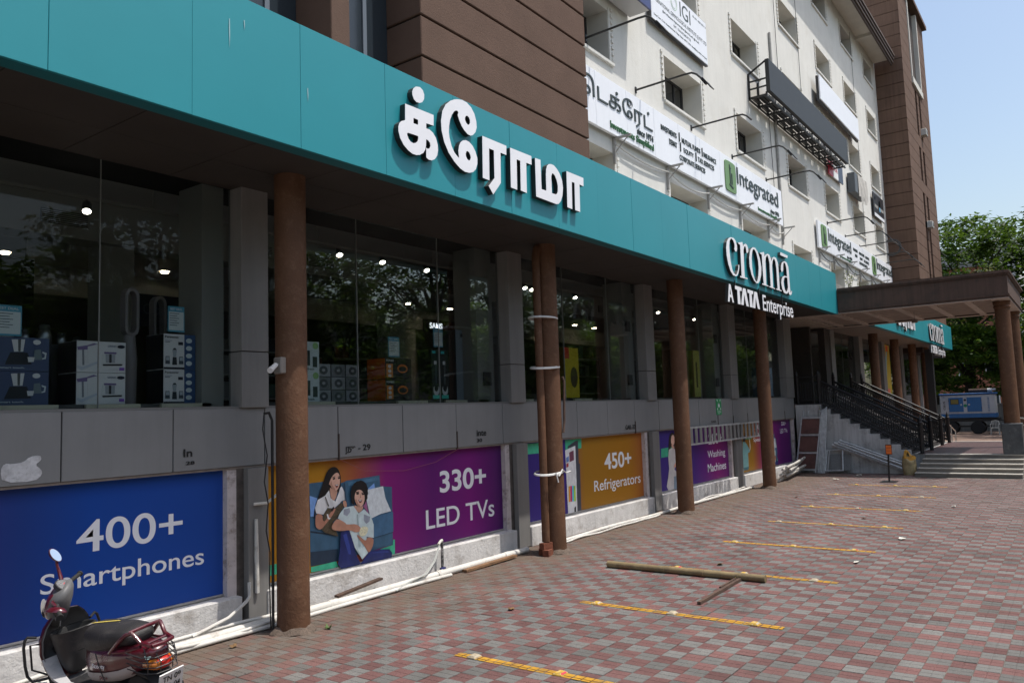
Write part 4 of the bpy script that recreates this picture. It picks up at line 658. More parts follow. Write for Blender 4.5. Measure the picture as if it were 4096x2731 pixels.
p=MB();p.lathe([(.2,0),(.22,0),(.22,.003),(.2,.003),(.2,0)],(20.35,8.688,13.85),24,ax=(0,-1,0));p.lathe([(.15,0),(.16,0),(.16,.003),(.15,.003),(.15,0)],(20.35,8.688,13.85),24,ax=(0,-1,0));p.obj('emblem',mat('emblem_pale_green',(.5,.65,.5),.5),ig)
# blue light box at the very top
t=thing('blue_sign_box','dark blue sign box with white underside at the top edge','sign',(16,8.3,12.4))
p=MB();p.box(13.5,17.75,8.2,8.25,12.42,14.2);p.obj('sign_face',mat('sign_indigo',(.035,.045,.16),.4),t)
p=MB();p.box(13.5,17.75,8.252,8.8,12.42,14.2);p.obj('sign_case',mat('sign_case_grey',(.5,.5,.5),.5),t)
# black LED screen with its steel cradle
t=thing('led_screen','long black display screen on a steel cradle fixed to the white wall','screen',(32,8.4,13))
p=MB();p.cbox(26.74,37.7,8.06,8.2,13.14,14.3,.01);p.obj('screen_face',mat('screen_black',(.022,.024,.026),.55,var=.1,vs=2),t)
MSTEEL=mat('black_steel',(.014,.014,.014),.5,var=.3,vs=10)
p=MB()
for k in range(12):
    x=26.8+k*.985
    p.box(x-.03,x+.03,8.2,8.84,13.02,13.09);p.box(x-.03,x+.03,8.78,8.84,13.02,13.95)
    if k in(0,11):
        for z in(13.35,13.62):p.box(x-.02,x+.02,8.2,8.84,z,z+.05)
        p.obox((x,8.5,14.1),(.02,0,0),(0,.33,-.18),(0,.012,.025))
    for q in range(5):
        if k<11:p.box(x+.03,x+.955,8.26+q*.12,8.28+q*.12,13.03,13.07)
for y in(8.22,8.8):p.box(26.74,37.7,y-.03,y+.03,12.98,13.02)
for k in range(11):
    for q in range(3):p.box(26.9+k*.985,27.62+k*.985,8.27+q*.17,8.40+q*.17,13.075,13.085)
p.obj('cradle',MSTEEL,t)
p=MB()
for k in range(11):p.box(27.0+k*.985,27.55+k*.985,8.21,8.22,13.05,13.13)
p.obj('cable_tray',mat('tray_grey',(.3,.3,.3),.5,metal=.4),t)
t=thing('blank_sign_board','blank white board tilted on its frame, above the black screen','sign',(39,8.5,15.6))
p=MB();p.cbox(35.35,42.6,8.5,8.56,15.62,16.75,.01);p.obj('board',MBOARD,t);p=MB();p.box(35.32,42.62,8.57,8.66,15.57,16.7);p.obj('frame',MFRM,t)
p=MB()
for x in(36,39,42):p.box(x-.03,x+.03,8.66,8.85,15.8,15.86)
p.obj('bracket',MFRM,t)
t=thing('small_red_sign','small red and white wall sign half hidden below the black screen','sign',(38,8.75,12.6))
for a,b,c in((36.8,37.5,(190,60,80)),(37.5,38.4,(235,235,240)),(38.4,39.3,(50,60,80))):
    p=MB();p.box(a,b,8.7,8.75,12.65,13.45);p.obj('sign_panel',flat(c,1.2),t)
text('A-ONE',37.55,38.3,12.95,13.15,8.699,.003,.02).obj('lettering',flat((180,40,60),1.),t)
t=thing('torn_sign_box','dark sign box with torn white cloth hanging off, below a window','sign',(41.8,8.5,12.4))
p=MB();p.cbox(40.6,43.0,8.45,8.8,12.55,13.55,.02);p.obj('box',mat('box_grey',(.09,.1,.11),.5),t)
p=MB()
rows=[]
for k in range(9):
    x=41.2+k*.25;lo=12.35+.22*math.sin(k*1.9)+.1*math.cos(k*3.1);rows.append([(x,8.43-.02*math.sin(k*2),13.56),(x+.03,8.41+.02*math.cos(k*1.7),13.1),(x+.05*math.sin(k),8.42-.03*math.sin(k*2.3),lo)])
p.loft(rows,closed=False,cap=False);p.obj('torn_cloth',mat('torn_cloth',(.5,.48,.44),.9,var=.2,vs=5),t)
t=thing('black_wall_sign','black sign with blue figure beside the brown tower','sign',(47.3,8.75,12.4))
p=MB();p.cbox(46.0,48.6,8.7,8.76,12.4,13.75,.01);p.obj('board',mat('sign_black',(.02,.02,.025),.4),t)
p=MB();p.lathe([(0,0),(.2,0)],(47.5,8.697,13.3),16,ax=(0,-1,0));p.prism([(47.4,12.85),(47.6,12.85),(47.62,13.1),(47.4,13.1)],8.695,8.698);p.lathe([(0,0),(.12,0)],(46.4,8.697,13.45),12,ax=(0,-1,0));p.obj('figure',flat((110,180,215),1.1),t)
for x0,n_ in((46.25,7),(47.7,7)):
    p=MB()
    for q in range(n_):p.box(x0+q*.12,x0+q*.12+.05,8.695,8.699,12.93,13.1)
    p.obj('pale_strokes',MREVL,t)
p=MB();p.box(46.03,48.57,8.69,8.699,12.42,12.6);p.obj('white_strip',MBOARD,t)
# gooseneck lamps over the banners
LA=[(15.49,11.03),(17.96,10.56),(21.48,10.53),(24.76,10.47),(28.13,10.44),(36.34,10.3),(39.52,10.21),(42.43,10.16),(45.56,10.11),(48.3,10.07)]
for k,(x,z) in enumerate(LA):
    t=thing('sign_lamp',f'black gooseneck sign lamp over the {"nearer" if k<5 else "far"} banner, {["first","second","third","fourth","fifth"][k%5]} from the left','lamp',(x,8.85,z),'gooseneck sign lamps')
    p=MB();p.box(x-.03,x+.03,8.82,8.85,z-.08,z+.08);p.obj('wall_plate',MSTEEL,t)
    pts=[(x,8.84,z),(x,7.5,z+.03),(x,7.3,z+.02),(x,7.18,z-.05),(x,7.05,z-.2)]
    p=MB();p.tube(pts,[.028,.026,.026,.026,.026],8);p.obj('arm',MSTEEL,t,smooth=True)
    if k not in(2,):
        p=MB();c=Vector((x,6.99,z-.28));d=Vector((0,-.55,-.83)).normalized();u=Vector((1,0,0));v=d.cross(u)
        p.obox(c,u*.055,d*.09,v*.035);p.obox(c+d*.18+v*.03,u*.11,d*.12,v*.012);p.obj('lamp_head',MSTEEL,t)
# angle brackets below the banner with a sagging cable
MBRK=mat('bracket_grey',(.36,.35,.33),.6,var=.2,vs=8)
BX=[16.6,19.6,22.44,25.15,27.99,29.6,34.6,37.0,39.4,42,44.6,47]
for k,x in enumerate(BX):
    z=8.93;t=MB();t.box(x-.03,x+.03,8.78,8.85,z-.65,z);t.box(x-.03,x+.03,8.35,8.79,z-.05,z-.001);t.tube([(x,8.82,z-.4),(x,8.45,z-.06)],.015,6)
    tag(t.obj('angle_bracket',MBRK),f'grey angle bracket under the {"nearer" if k<6 else "far"} banner, {["first","second","third","fourth","fifth","sixth"][k%6]} from the left','bracket','angle brackets under the banners')
cb=MB()
for a,b in zip(BX[:5],BX[1:6]):cb.tube(catenary((a,8.76,8.75),(b,8.76,8.75),.14+.05*math.sin(a),10),.022,6)
tag(cb.obj('sagging_cable',mat('cable_white',(.5,.49,.46),.6),smooth=True),'pale sagging cable looped under the nearer banner','cable')
cb=MB()
for a,b in zip(BX[6:11],BX[7:]):cb.tube(catenary((a,8.76,8.72),(b,8.76,8.7),.2,10),.022,6)
tag(cb.obj('sagging_cable',mat('cable_dark',(.07,.07,.07),.6),smooth=True),'dark sagging cable looped under the far banner','cable')
for k,(x,za,zb) in enumerate(((30.2,22,15.2),(33.3,22,15.0),(43.6,21.9,10.3),(29.5,16.5,8.5),(28.8,13.2,8.8))):
    c=MB();c.tube([(x,8.8,za),(x+.05,8.79,(za+zb)/2),(x+.12,8.8,zb)],.012 if k!=3 else .05,6);tag(c.obj('wall_cable' if k!=3 else 'drain_pipe',MC['cable_dark'] if k!=3 else MBRK),['thin cable hanging down the white wall left of the eave, first','thin cable hanging down the white wall left of the eave, second','long thin cable hanging beside the torn sign box','grey drain pipe running down the white wall near the banner end','thin cable below the black screen'][k],'cable' if k!=3 else 'pipe')
c=MB();ct=Vector((49.6,8.6,11.15))
for k in range(5):
    c.tube([ct+Vector((.05*math.sin(k*2+a),.42*math.cos(a)*(1+.05*k),.42*math.sin(a)*(1+.04*k))) for a in [i*math.pi/10 for i in range(21)]],.022,5)
tag(c.obj('cable_coil',MC['cable_dark']),'coil of black cable hanging beside the brown tower','cable')
# ================================================================ PORCH
MPBR=mat('porch_brown_paint',(.1,.058,.042),.75,var=.15,vs=1.2,streak=.3,bump=.25,bs=25,dirt=((.03,.027,.025),.6,1.3))
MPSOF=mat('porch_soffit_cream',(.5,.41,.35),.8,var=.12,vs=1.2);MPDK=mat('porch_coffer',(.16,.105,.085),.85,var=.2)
por=thing('entrance_porch','flat roofed brown entrance porch on round columns with coffered underside','porch',(30.2,4,.6))
X0,X1,Y0,Y1=27.5,32.95,1.72,8.3
for a,b,c,d in((X0,X0+.3,Y0,6.53),(X1-.3,X1,Y0,6.53),(X0+.301,X1-.301,Y0,Y0+.3)):
    p=MB();p.box(a,b,c,d,5.3,5.98);p.obj('porch_beam',MPBR,por)
for k,(o,za,zb) in enumerate(((.05,5.98,6.03),(.09,6.03,6.08),(.05,6.08,6.12),(.03,5.36,5.41))):
    p=MB();p.box(X0-o,X1+o,Y0-o,6.52,za+.0005,zb) if za>5.9 else None
    if za<5.9:
        p.box(X0-o,X0,Y0-o,6.52,za,zb);p.box(X0,X1,Y0-o,Y0,za,zb)
    p.obj('porch_moulding',MPBR,por)
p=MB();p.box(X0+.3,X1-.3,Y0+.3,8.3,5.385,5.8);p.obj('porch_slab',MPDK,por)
for y in(Y0+.31,2.75,3.75,4.75,5.75,6.7,7.6):
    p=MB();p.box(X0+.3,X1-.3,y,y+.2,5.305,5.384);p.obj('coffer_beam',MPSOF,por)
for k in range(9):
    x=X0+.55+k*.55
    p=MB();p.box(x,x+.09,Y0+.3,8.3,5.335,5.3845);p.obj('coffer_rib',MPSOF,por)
for a,b in((X0,X0+.3),(X1-.3,X1)):
    p=MB();p.box(a+.002,b-.002,Y0+.002,8.3,5.285,5.2995);p.obj('beam_soffit',MPSOF,por)
p=MB();p.box(X0+.3,X1-.3,Y0+.002,Y0+.3,5.285,5.2995);p.obj('beam_soffit',MPSOF,por)
for x,y in((28.46,1.98),(32.4,1.98)):
    p=MB();p.lathe([(.225,.6),(.225,.9),(.215,1.0),(.205,5.05),(.215,5.06),(.235,5.1),(.215,5.16),(.235,5.2),(.24,5.285)],(x,y,0),36);p.obj('porch_column',MCOLU,por,smooth=True)
MCLAD=mat('dark_sheet_cladding',(.075,.082,.088),.45,metal=.3,var=.25,vs=6,dirt=((.18,.18,.18),.5,7))
p=MB();p.cbox(28.2,28.72,1.72,2.26,.62,1.55,.02);p.obj('column_cladding',MCLAD,por)
p=MB();p.tube([(30.2,4.7,5.6),(30.2,4.7,5.12)],.008,5);p.lathe([(.02,.13),(.08,.1),(.1,.03),(.09,0),(.0,0)],(30.2,4.7,5.0),14);tag(p.obj('porch_pendant',mat('pendant_grey',(.25,.22,.2),.5)),'small pendant lamp hanging under the porch ceiling','lamp')
# ================================================================ PLATFORM AND STEPS
MCON=mat('grey_concrete',(.48,.48,.47),.9,var=.1,vs=1.2,bump=.4,bs=22,streak=.3,dirt=((.14,.13,.12),.6,1.7))
MSTON=mat('step_stone',(.2,.18,.155),.8,var=.15,vs=4,bump=.3,bs=30);MNOSE=mat('step_nosing',(.4,.38,.34),.8,var=.15,vs=6)
MTILE=mat('platform_red_tile',(.1,.058,.055),.4,var=.12,vs=2)
pl=thing('entrance_platform','low red tiled entrance platform with five stone steps','steps',(30,3,0))
for k in range(5):
    x=27.1+.28*k;z=.124*(k+1)
    p=MB();p.box(x,x+.5 if k<4 else 28.6,1.75-.0+.0*k,4.55-.035*k,0 if k==0 else z-.124+.001,z-.03);o=p.obj('step',MSTON,pl)
    p=MB();p.cbox(x-.025,x+.33,1.74,4.555-.035*k,z-.0295,z,.008);p.obj('step_nosing',MNOSE,o)
p=MB();p.box(28.6,35.7,1.7,7.6,0,.598);p.obj('platform_base',MCON,pl)
for i in range(12):
    for j in range(5):
        x0=28.62+i*.59;y0=1.72+j*.59
        p=MB();p.box(x0+.003,x0+.587,y0+.003,y0+.587,.5985,.62);p.obj('tile',MTILE,pl)
p=MB();p.box(35.72,35.95,1.7,4.9,0,.64);p.obj('platform_kerb',mat('pale_kerb',(.5,.47,.43),.8),pl)
# staircase up to the lobby
st=thing('staircase','grey concrete staircase rising from the platform to the entrance','staircase',(32,6.2,0))
MTRD=mat('tread_dark',(.075,.068,.066),.6,var=.2,vs=3)
n=10
for k in range(n):
    z=.62+.1715*(k+1);y=4.78+.301*k
    p=MB();p.box(28.02,35.4,y,y+.301 if k<n-1 else 8.3,0.0,z-.032);p.obj('step',MCON,st)
    p=MB();p.cbox(28.25,35.38,y-.02,(y+.32 if k<n-1 else 8.29),z-.0315,z,.006);p.obj('tread',MTRD,st)
    p=MB();p.box(28.24,35.38,y-.012,y-.001,z-.17,z-.034);p.obj('riser',mat('riser_dark',(.05,.047,.046),.6),st)
# ================================================================ RAILINGS
MIRON=mat('black_wrought_iron',(.012,.012,.013),.5)
def railing(label,x,yb,scale=1.0):
    t=thing('stair_railing',label,'railing',(x,yb,.62),'black stair railings')
    zt=lambda y:.62+(y-4.78+.3)*.57+.0
    ya,yc=yb,yb+3.05;top=.92
    def lower(y):return .66+max(0,(y-4.75))*.57
    p=MB();p.lathe([(.06,.62),(.06,1.6),(.075,1.62),(.05,1.66),(.062,1.7),(.04,1.75),(.012,1.84),(0,1.85)],(x,ya,0),14);p.obj('post',MIRON,t,smooth=True)
    zt0=lower(yc)
    p=MB();p.lathe([(.055,zt0-.1),(.055,zt0+.98),(.07,1.0+zt0),(.045,zt0+1.04),(.058,zt0+1.08),(.01,zt0+1.2),(0,zt0+1.21)],(x,yc,0),14);p.obj('post',MIRON,t,smooth=True)
    p=MB();p.tube([(x,ya,lower(ya)+.86),(x,yc,lower(yc)+.86)],.036,10);p.obj('handrail',MIRON,t,smooth=True)
    for h,r in((.7,.016),(.18,.016),(.06,.022)):
        p=MB();p.tube([(x,ya,lower(ya)+h),(x,yc,lower(yc)+h)],r,6);p.obj('rail',MIRON,t)
    p=MB();N_=40
    for k in range(1,N_):
        y=ya+(yc-ya)*k/N_;z=lower(y)
        p.tube([(x,y,z+.06),(x,y,z+.28),(x,y,z+.36),(x,y,z+.46),(x,y,z+.7)],[.014,.014,.026,.014,.014],6)
        for zc,rr in((z+.12,.05),(z+.775,.055),(z+.24,.035),(z+.6,.035)):
            p.tube([(x,y+rr*math.cos(a),zc+rr*math.sin(a)) for a in [i*math.pi/5 for i in range(11)]],.012,5,cap=False)
    p.obj('balusters',MIRON,t)
    return t
railing('black scrollwork stair railing nearest the leaning scaffold boards',28.42,4.5);railing('black stair railing second from the leaning scaffold boards',30.3,4.5)
railing('black stair railing third from the leaning scaffold boards',33.4,4.6);railing('farthest black stair railing from the leaning scaffold boards',35.25,4.6)
t=thing('landing_railing','short black railing along the landing at the top of the stairs','railing',(28.3,8,2.35))
p=MB()
for y in(7.55,8.28):p.lathe([(.05,2.33),(.05,3.3),(.06,3.33),(.01,3.48)],(28.3,y,0),12)
p.obj('post',MIRON,t,smooth=True)
p=MB()
for z in(2.45,3.05,3.25):p.box(28.28,28.32,7.55,8.28,z,z+.035)
for k in range(7):p.box(28.29,28.31,7.63+k*.09,7.655+k*.09,2.46,3.06)
p.obj('bars',MIRON,t)
# stainless ramp rails
MSS=mat('stainless_steel',(.6,.6,.6),.22,metal=1.0)
t=thing('ramp_railing','shiny stainless steel ramp railing at the right edge of the picture','railing',(31,1.75,.3))
p=MB()
for z in(1.66,1.44,1.18,.95,.7):p.tube([(29.3,1.9,z+.03),(30.5,1.93,z),(30.9,1.5,z-.08),(31.2,1.0,z-.15)],.025,8)
for x,y in((29.3,1.9),(30.5,1.93),(31.2,1.0)):p.tube([(x,y,.2),(x,y,1.7)],.03,8)
p.obj('rails',MSS,t,smooth=True)
t=thing('ramp_railing','dull steel ramp railing behind the black stair posts','railing',(36.3,4.7,.2))
p=MB()
for z in(1.45,1.1,.75,.4):p.tube([(36.0,4.75,z),(38.4,4.75,z-.5)],.022,7)
for x,dz in((36.0,0),(37.2,-.25),(38.4,-.5)):p.tube([(x,4.75,0),(x,4.75,1.5+dz)],.025,7)
p.obj('rails',MSS,t,smooth=True)
# ================================================================ SCAFFOLDING, PIPES, CLUTTER AT THE STAIR WALL
MGALV=mat('galvanised_steel',(.55,.56,.56),.45,metal=.45,var=.2,vs=9);MPLY=mat('red_brown_board',(.13,.058,.047),.75,var=.25,vs=3,dirt=((.05,.035,.03),.6,4))
def lean(y,z):return 27.97-.30*(1-z/2.0)      # x of the leaning plane at height z
t=thing('scaffold_board','steel framed scaffold platform with red-brown boards leaning on the stair wall','scaffold board',(27.7,7.85,0))
ya,yb_,H=7.42,8.06,1.94
def lp_(y,z,skew=.24):return Vector((lean(y,z)-.06,y+skew*(1-z/H),z))
p=MB()
for y in(ya,yb_):p.tube([lp_(y,.02),lp_(y,H)],.03,4)
for z in(.12,.68,1.28,1.86):p.tube([lp_(ya,z),lp_(yb_,z)],.032,4)
p.obj('frame',MGALV,t)
for z0,z1 in((.16,.64),(.73,1.23),(1.33,1.82)):
    p=MB();q=[lp_(ya+.02,z0),lp_(yb_-.02,z0),lp_(yb_-.02,z1),lp_(ya+.02,z1)];p.add(q+[v+Vector((.02,0,.003)) for v in q],[(0,1,2,3),(7,6,5,4),(0,4,5,1),(1,5,6,2),(2,6,7,3),(3,7,4,0)]);p.obj('board',MPLY,t)
p=MB()
for y in(ya+.05,yb_-.05,yb_-.2):p.tube([lp_(y,H-.02),lp_(y,H+.14)],.014,6);p.tube([lp_(y-.02,H+.14),lp_(y+.03,H+.16)],.018,6)
p.obj('hooks',MGALV,t)
for k in range(5):
    y0=7.57-.05*k;p=MB();p.tube([(27.66-.01*k,y0,.01),(27.9,y0-.17+.01*k,2.0+.03*k)],.022,8);p.tube([(27.9,y0-.17+.01*k,1.98+.03*k),(27.93,y0-.175+.01*k,2.1+.03*k)],.013,6)
    tag(p.obj('scaffold_tube',MGALV,smooth=True),f'upright galvanised scaffold tube leaning beside the red-brown boards, {ORD[k] if k else "first"} from them','scaffold tube','upright scaffold tubes')
t=thing('scaffold_ladder','narrow steel ladder leaning between the boards and the tubes','ladder',(27.75,7.6,0))
p=MB()
for dy in(0,.11):p.tube([(27.72,7.62-dy,.01),(27.9,7.46-dy,1.9)],.018,6)
for k in range(4):z=.35+k*.45;p.tube([(27.74+.1*z/2,7.6-.08*z,z),(27.74+.1*z/2,7.48-.08*z,z)],.012,5)
p.obj('ladder_frame',MGALV,t)
for k in range(7):
    a=Vector((27.86-.05*(k%3),7.02+.07*math.sin(k*2)-.03*k,.86+.035*k+.03*math.sin(k)));b=Vector((27.8-.05*(k%3),4.98+.03*math.sin(k*3),.1+.045*k))
    p=MB();p.tube([a,b],.03,8);p.tube([a,a+Vector((0,.07,.03))],.038,8)
    tag(p.obj('slanting_tube',MGALV,smooth=True),f'long galvanised tube slanting down the stair wall, {ORD[k] if k else "lowest"} from below','scaffold tube','slanting scaffold tubes')
t=thing('scaffold_gate','small rectangular steel gate frame standing against the stair wall','scaffold gate',(27.75,7.05,0))
p=MB();c4=[(27.72,7.36,.08),(27.72,6.8,.1),(27.85,6.8,.78),(27.85,7.3,.76)]
for a,b in zip(c4,c4[1:]+c4[:1]):p.tube([a,b],.026,8)
p.tube([(27.72,7.28,.09),(27.85,7.22,.76)],.02,7);p.obj('tubes',MGALV,t)
p=MB();p.obox((27.9,6.9,.36),(.0,.33,-.02),(.04,0,.27),(.008,0,0));p.obj('mesh_panel',mat('wire_mesh_grey',(.22,.22,.215),.7,var=.4,vs=60),t)
# sack of rubbish
sk=MB();secs=[]
for z,r,dx in((0,.17,0),(.1,.2,0),(.25,.205,.01),(.38,.2,.0),(.47,.19,-.01),(.52,.2,0),(.56,.18,.0)):
    secs.append([Vector((28.0-.28+dx+r*math.cos(a)*(1+.07*math.sin(3*a+z*9)),4.79+r*math.sin(a)*(1+.06*math.cos(4*a+z*14)),z+(.07*math.sin(a*1+1)+.04*math.sin(3*a) if z>.45 else 0))) for a in [2*math.pi*i/20 for i in range(20)]])
sk.loft(secs,cap=False);sk.add(secs[0],[tuple(range(20))[::-1]])
t=thing('rubbish_sack','dirty cream plastic sack with a yellow crumpled top beside the steps','sack',(27.72,4.79,0));sk.obj('sack_body',mat('sack_cream',(.42,.33,.17),.6,var=.25,vs=7,bump=.8,bs=25),t,smooth=True)
sk=MB();rows=[]
for i in range(21):
    a=2*math.pi*i/20;r=.2+.02*math.sin(a*3);h=.55+.07*math.sin(a+1)+.04*math.sin(3*a)
    rows.append([(27.72+r*.97*math.cos(a),4.79+r*.97*math.sin(a),h-.03),(27.72+(r-.03)*math.cos(a),4.79+(r-.03)*math.sin(a),h+.06+.06*math.sin(2*a+.5)),(27.72+.08*math.cos(a)+.02*math.sin(a*5),4.79+.08*math.sin(a),h+.02+.05*math.sin(4*a))])
sk.loft(rows,closed=False,cap=False);sk.obj('sack_top',mat('sack_yellow',(.5,.25,.03),.55,var=.35,vs=9),t,smooth=True)
# stack of white pipes beside the last poster
MPVC=mat('grey_white_pvc',(.52,.5,.46),.55,var=.15,vs=3,dirt=((.25,.22,.18),.6,6))
for k in range(8):
    a=Vector((24.3+.25*(k%3),7.85-.03*k+.06*math.sin(k*2.2),.05+.055*k));b=Vector((27.4,8.1-.06*(k%4),.09+.065*k))
    p=MB();p.tube([a,a.lerp(b,.5)-Vector((0,0,.02*(k%2))),b],.04,9);tag(p.obj('loose_pipe',MPVC,smooth=True),f'dirty white pipe in the heap at the foot of the last column, {ORD[k] if k else "lowest"} from below','pipe','pipes heaped by the last column')
# orange notice on a black post
t=thing('notice_post','small orange notice on a thin black post with a flat base','notice post',(25.25,4.93,0))
p=MB();p.cbox(25.0,25.5,4.72,5.14,.003,.016,.004);p.obj('base_plate',MIRON,t)
p=MB();p.tube([(25.25,4.93,.012),(25.25,4.9,.8)],.026,10);p.obj('post',MIRON,t,smooth=True)
p=MB();p.cbox(25.2,25.24,4.79,4.96,.79,1.09,.006);p.obj('holder',MIRON,t)
p=MB();p.box(25.19,25.199,4.8,4.945,.81,1.06);p.obj('notice',mat('notice_orange',(.75,.16,.02),.5),t)
p=MB()
for z in(.9,.98):p.box(25.186,25.1895,4.81,4.935,z,z+.006)
p.obj('notice_lines',MSTEEL,t)
# steel grille held up across the poster wall between the last two columns
t=thing('steel_grille','long grey steel grille with flat bars hung across the washing machine poster','grille',(21.3,8.2,1.4))
for z in(1.43,1.85):
    p=MB();p.box(18.55,23.9,8.19,8.235,z-.022,z+.022);p.obj('rail',MGALV,t)
for k in range(18):
    x=18.85+k*.3;p=MB();p.box(x-.075,x+.075,8.195,8.215,1.45,1.83);p.obj('flat_bar',mat('grille_bar',(.3,.3,.29),.5,metal=.4,var=.15,vs=4),t)
# ================================================================ PIPES ALONG THE PLINTH
MWP=mat('white_pvc',(.66,.64,.59),.5,var=.1,vs=3,dirt=((.3,.25,.2),.6,5))
def wig(x0,x1,y,z,amp,n=14,ph=0):return [(x0+(x1-x0)*i/n,y+amp*math.sin(i*1.3+ph),max(.02,z+.6*amp*math.cos(i*.9+ph))) for i in range(n+1)]
for k,(x0,x1,y,z,r,a,l) in enumerate(((2.2,11.2,7.97,.055,.05,.008,'thick white pipe lying along the plinth by the scooter'),(3.0,9.1,7.88,.03,.026,.012,'thin white pipe lying in front of the thick one by the scooter'),(2.6,6.2,8.08,.10,.022,.02,'thin white conduit resting on top of the thick pipe by the scooter'),(11.75,22.4,7.98,.04,.034,.012,'white pipe along the plinth under the refrigerator poster'),(12.2,16.2,7.9,.022,.018,.02,'thin white conduit beside the pipe under the refrigerator poster'),(3.2,5.9,7.9,.06,.02,.03,'second thin white conduit twisted along the pipes near the first column'),(17.6,22.3,8.1,.05,.02,.03,'thin white conduit near the third column'))):
    p=MB();p.tube(wig(x0,x1,y,z,a,16,k),r,10)
    if k==0:
        for x in(4.4,6.9,8.95,10.6):p.tube([(x-.07,y,z),(x+.07,y,z)],r+.008,10)
    tag(p.obj('plinth_pipe',MWP,smooth=True),l,'pipe')
p=MB();p.tube([(5.0,8.05,.1),(5.45,8.05,.2),(5.7,8.08,.32),(5.83,8.2,.34),(5.84,8.22,.5)],.02,8);tag(p.obj('bent_conduit',MWP,smooth=True),'bent white conduit rising to the first grey pillar','conduit')
p=MB();p.tube([(5.97,8.245,.35),(5.965,8.245,.8),(5.96,8.245,1.22)],[.026,.026,.02],8);p.tube([(5.93,8.25,1.4),(6.1,8.22,1.4),(6.16,8.1,1.5),(6.2,7.98,1.72)],.018,8);tag(p.obj('wall_conduit',MWP,smooth=True),'white vertical conduit on the first grey pillar','conduit')
MCABB=mat('black_cable',(.015,.015,.016),.5)
p=MB();p.tube([(5.77,7.72,.05),(5.74,7.7,.6),(5.75,7.7,.9),(5.70,7.7,1.15),(5.73,7.7,1.45),(5.68,7.7,1.7),(5.72,7.7,2.0),(5.66,7.7,2.3),(5.68,7.7,2.47),(5.74,7.7,2.48)],.008,6);p.tube([(5.68,7.7,2.48),(5.74,7.69,2.49),(5.775,7.68,2.4),(5.775,7.68,1.2),(5.77,7.68,.02)],.016,6);tag(p.obj('column_cable',MCABB,smooth=True),'black cable running down the left side of the nearest column','cable')
# tap and hose
t=thing('water_tap','white bent tap pipe with a blue valve at the plinth, under the sofa poster','tap',(9.15,8.15,0))
p=MB();p.tube([(9.2,8.14,.05),(9.2,8.14,.48)],.022,9);p.obj('stand_pipe',mat('peeling_black_pipe',(.05,.05,.05),.6,dirt=((.6,.58,.55),.9,18)),t,smooth=True)
p=MB();p.tube([(9.2,8.14,.46),(9.19,8.13,.5),(9.13,8.1,.5),(9.04,8.07,.46)],.02,8);p.obj('spout',MWP,t,smooth=True)
p=MB();p.box(9.02,9.12,8.0,8.04,.1,.125);p.tube([(9.07,8.06,.05),(9.07,8.04,.11)],.02,7);p.obj('valve_handle',mat('valve_blue',(.015,.02,.12),.4),t)
MHOS=mat('clear_hose',(.42,.43,.4),.35)
for k in range(2):
    p=MB();p.tube([(9.04,8.05,.45),(8.85+.03*k,8.0,.25),(8.6,7.95-.03*k,.12),(8.2,7.9,.06+.02*k),(7.9,7.88-.04*k,.03)],.012,6);tag(p.obj('thin_hose',MHOS,smooth=True),'thin clear hose trailing from the tap, '+('upper' if k else 'lower')+' of two','hose')
MWOOD=mat('old_wood',(.2,.11,.055),.8,var=.35,vs=8,zs=3,bump=.3,bs=40);MWOODD=mat('dark_wood',(.085,.05,.035),.8,var=.35,vs=9,bump=.3,bs=50)
p=MB();p.obox((10.05,7.87,.035),(.66,.006,.006),(0,.045,0),(0,0,.018));tag(p.obj('wood_plank',MWOOD),'brown wooden plank lying on the pipes near the second column','plank')
p=MB();p.obox((7.5,8.13,.13),(.42,.02,.035),(0,.04,0),(0,0,.014));tag(p.obj('wood_plank',MWOODD),'dark wooden plank wedged behind the pipes under the sofa poster','plank')
p=MB();p.tube([(10.714,6.13,.052),(10.722,4.9,.05),(10.731,3.72,.052)],[.05,.047,.05],12)
for y in(5.7,5.2,4.6,4.1):p.tube([(10.72,y-.012,.05),(10.72,y+.012,.05)],.053,12)
tag(p.obj('bamboo_pole',mat('bamboo_brown',(.22,.165,.085),.6,var=.3,vs=5,dirt=((.1,.075,.05),.6,8)),smooth=True),'long weathered bamboo pole lying across the yellow line','pole')
p=MB();p.obox((9.94,4.04,.022),(.75,.018,0),(0,.022,0),(0,0,.018));p.obox((10.3,4.08,.045),(.3,.008,0),(0,.012,0),(0,0,.012));tag(p.obj('wood_stick',MWOODD),'dark wooden stick lying on the paving beside the bamboo pole','stick')
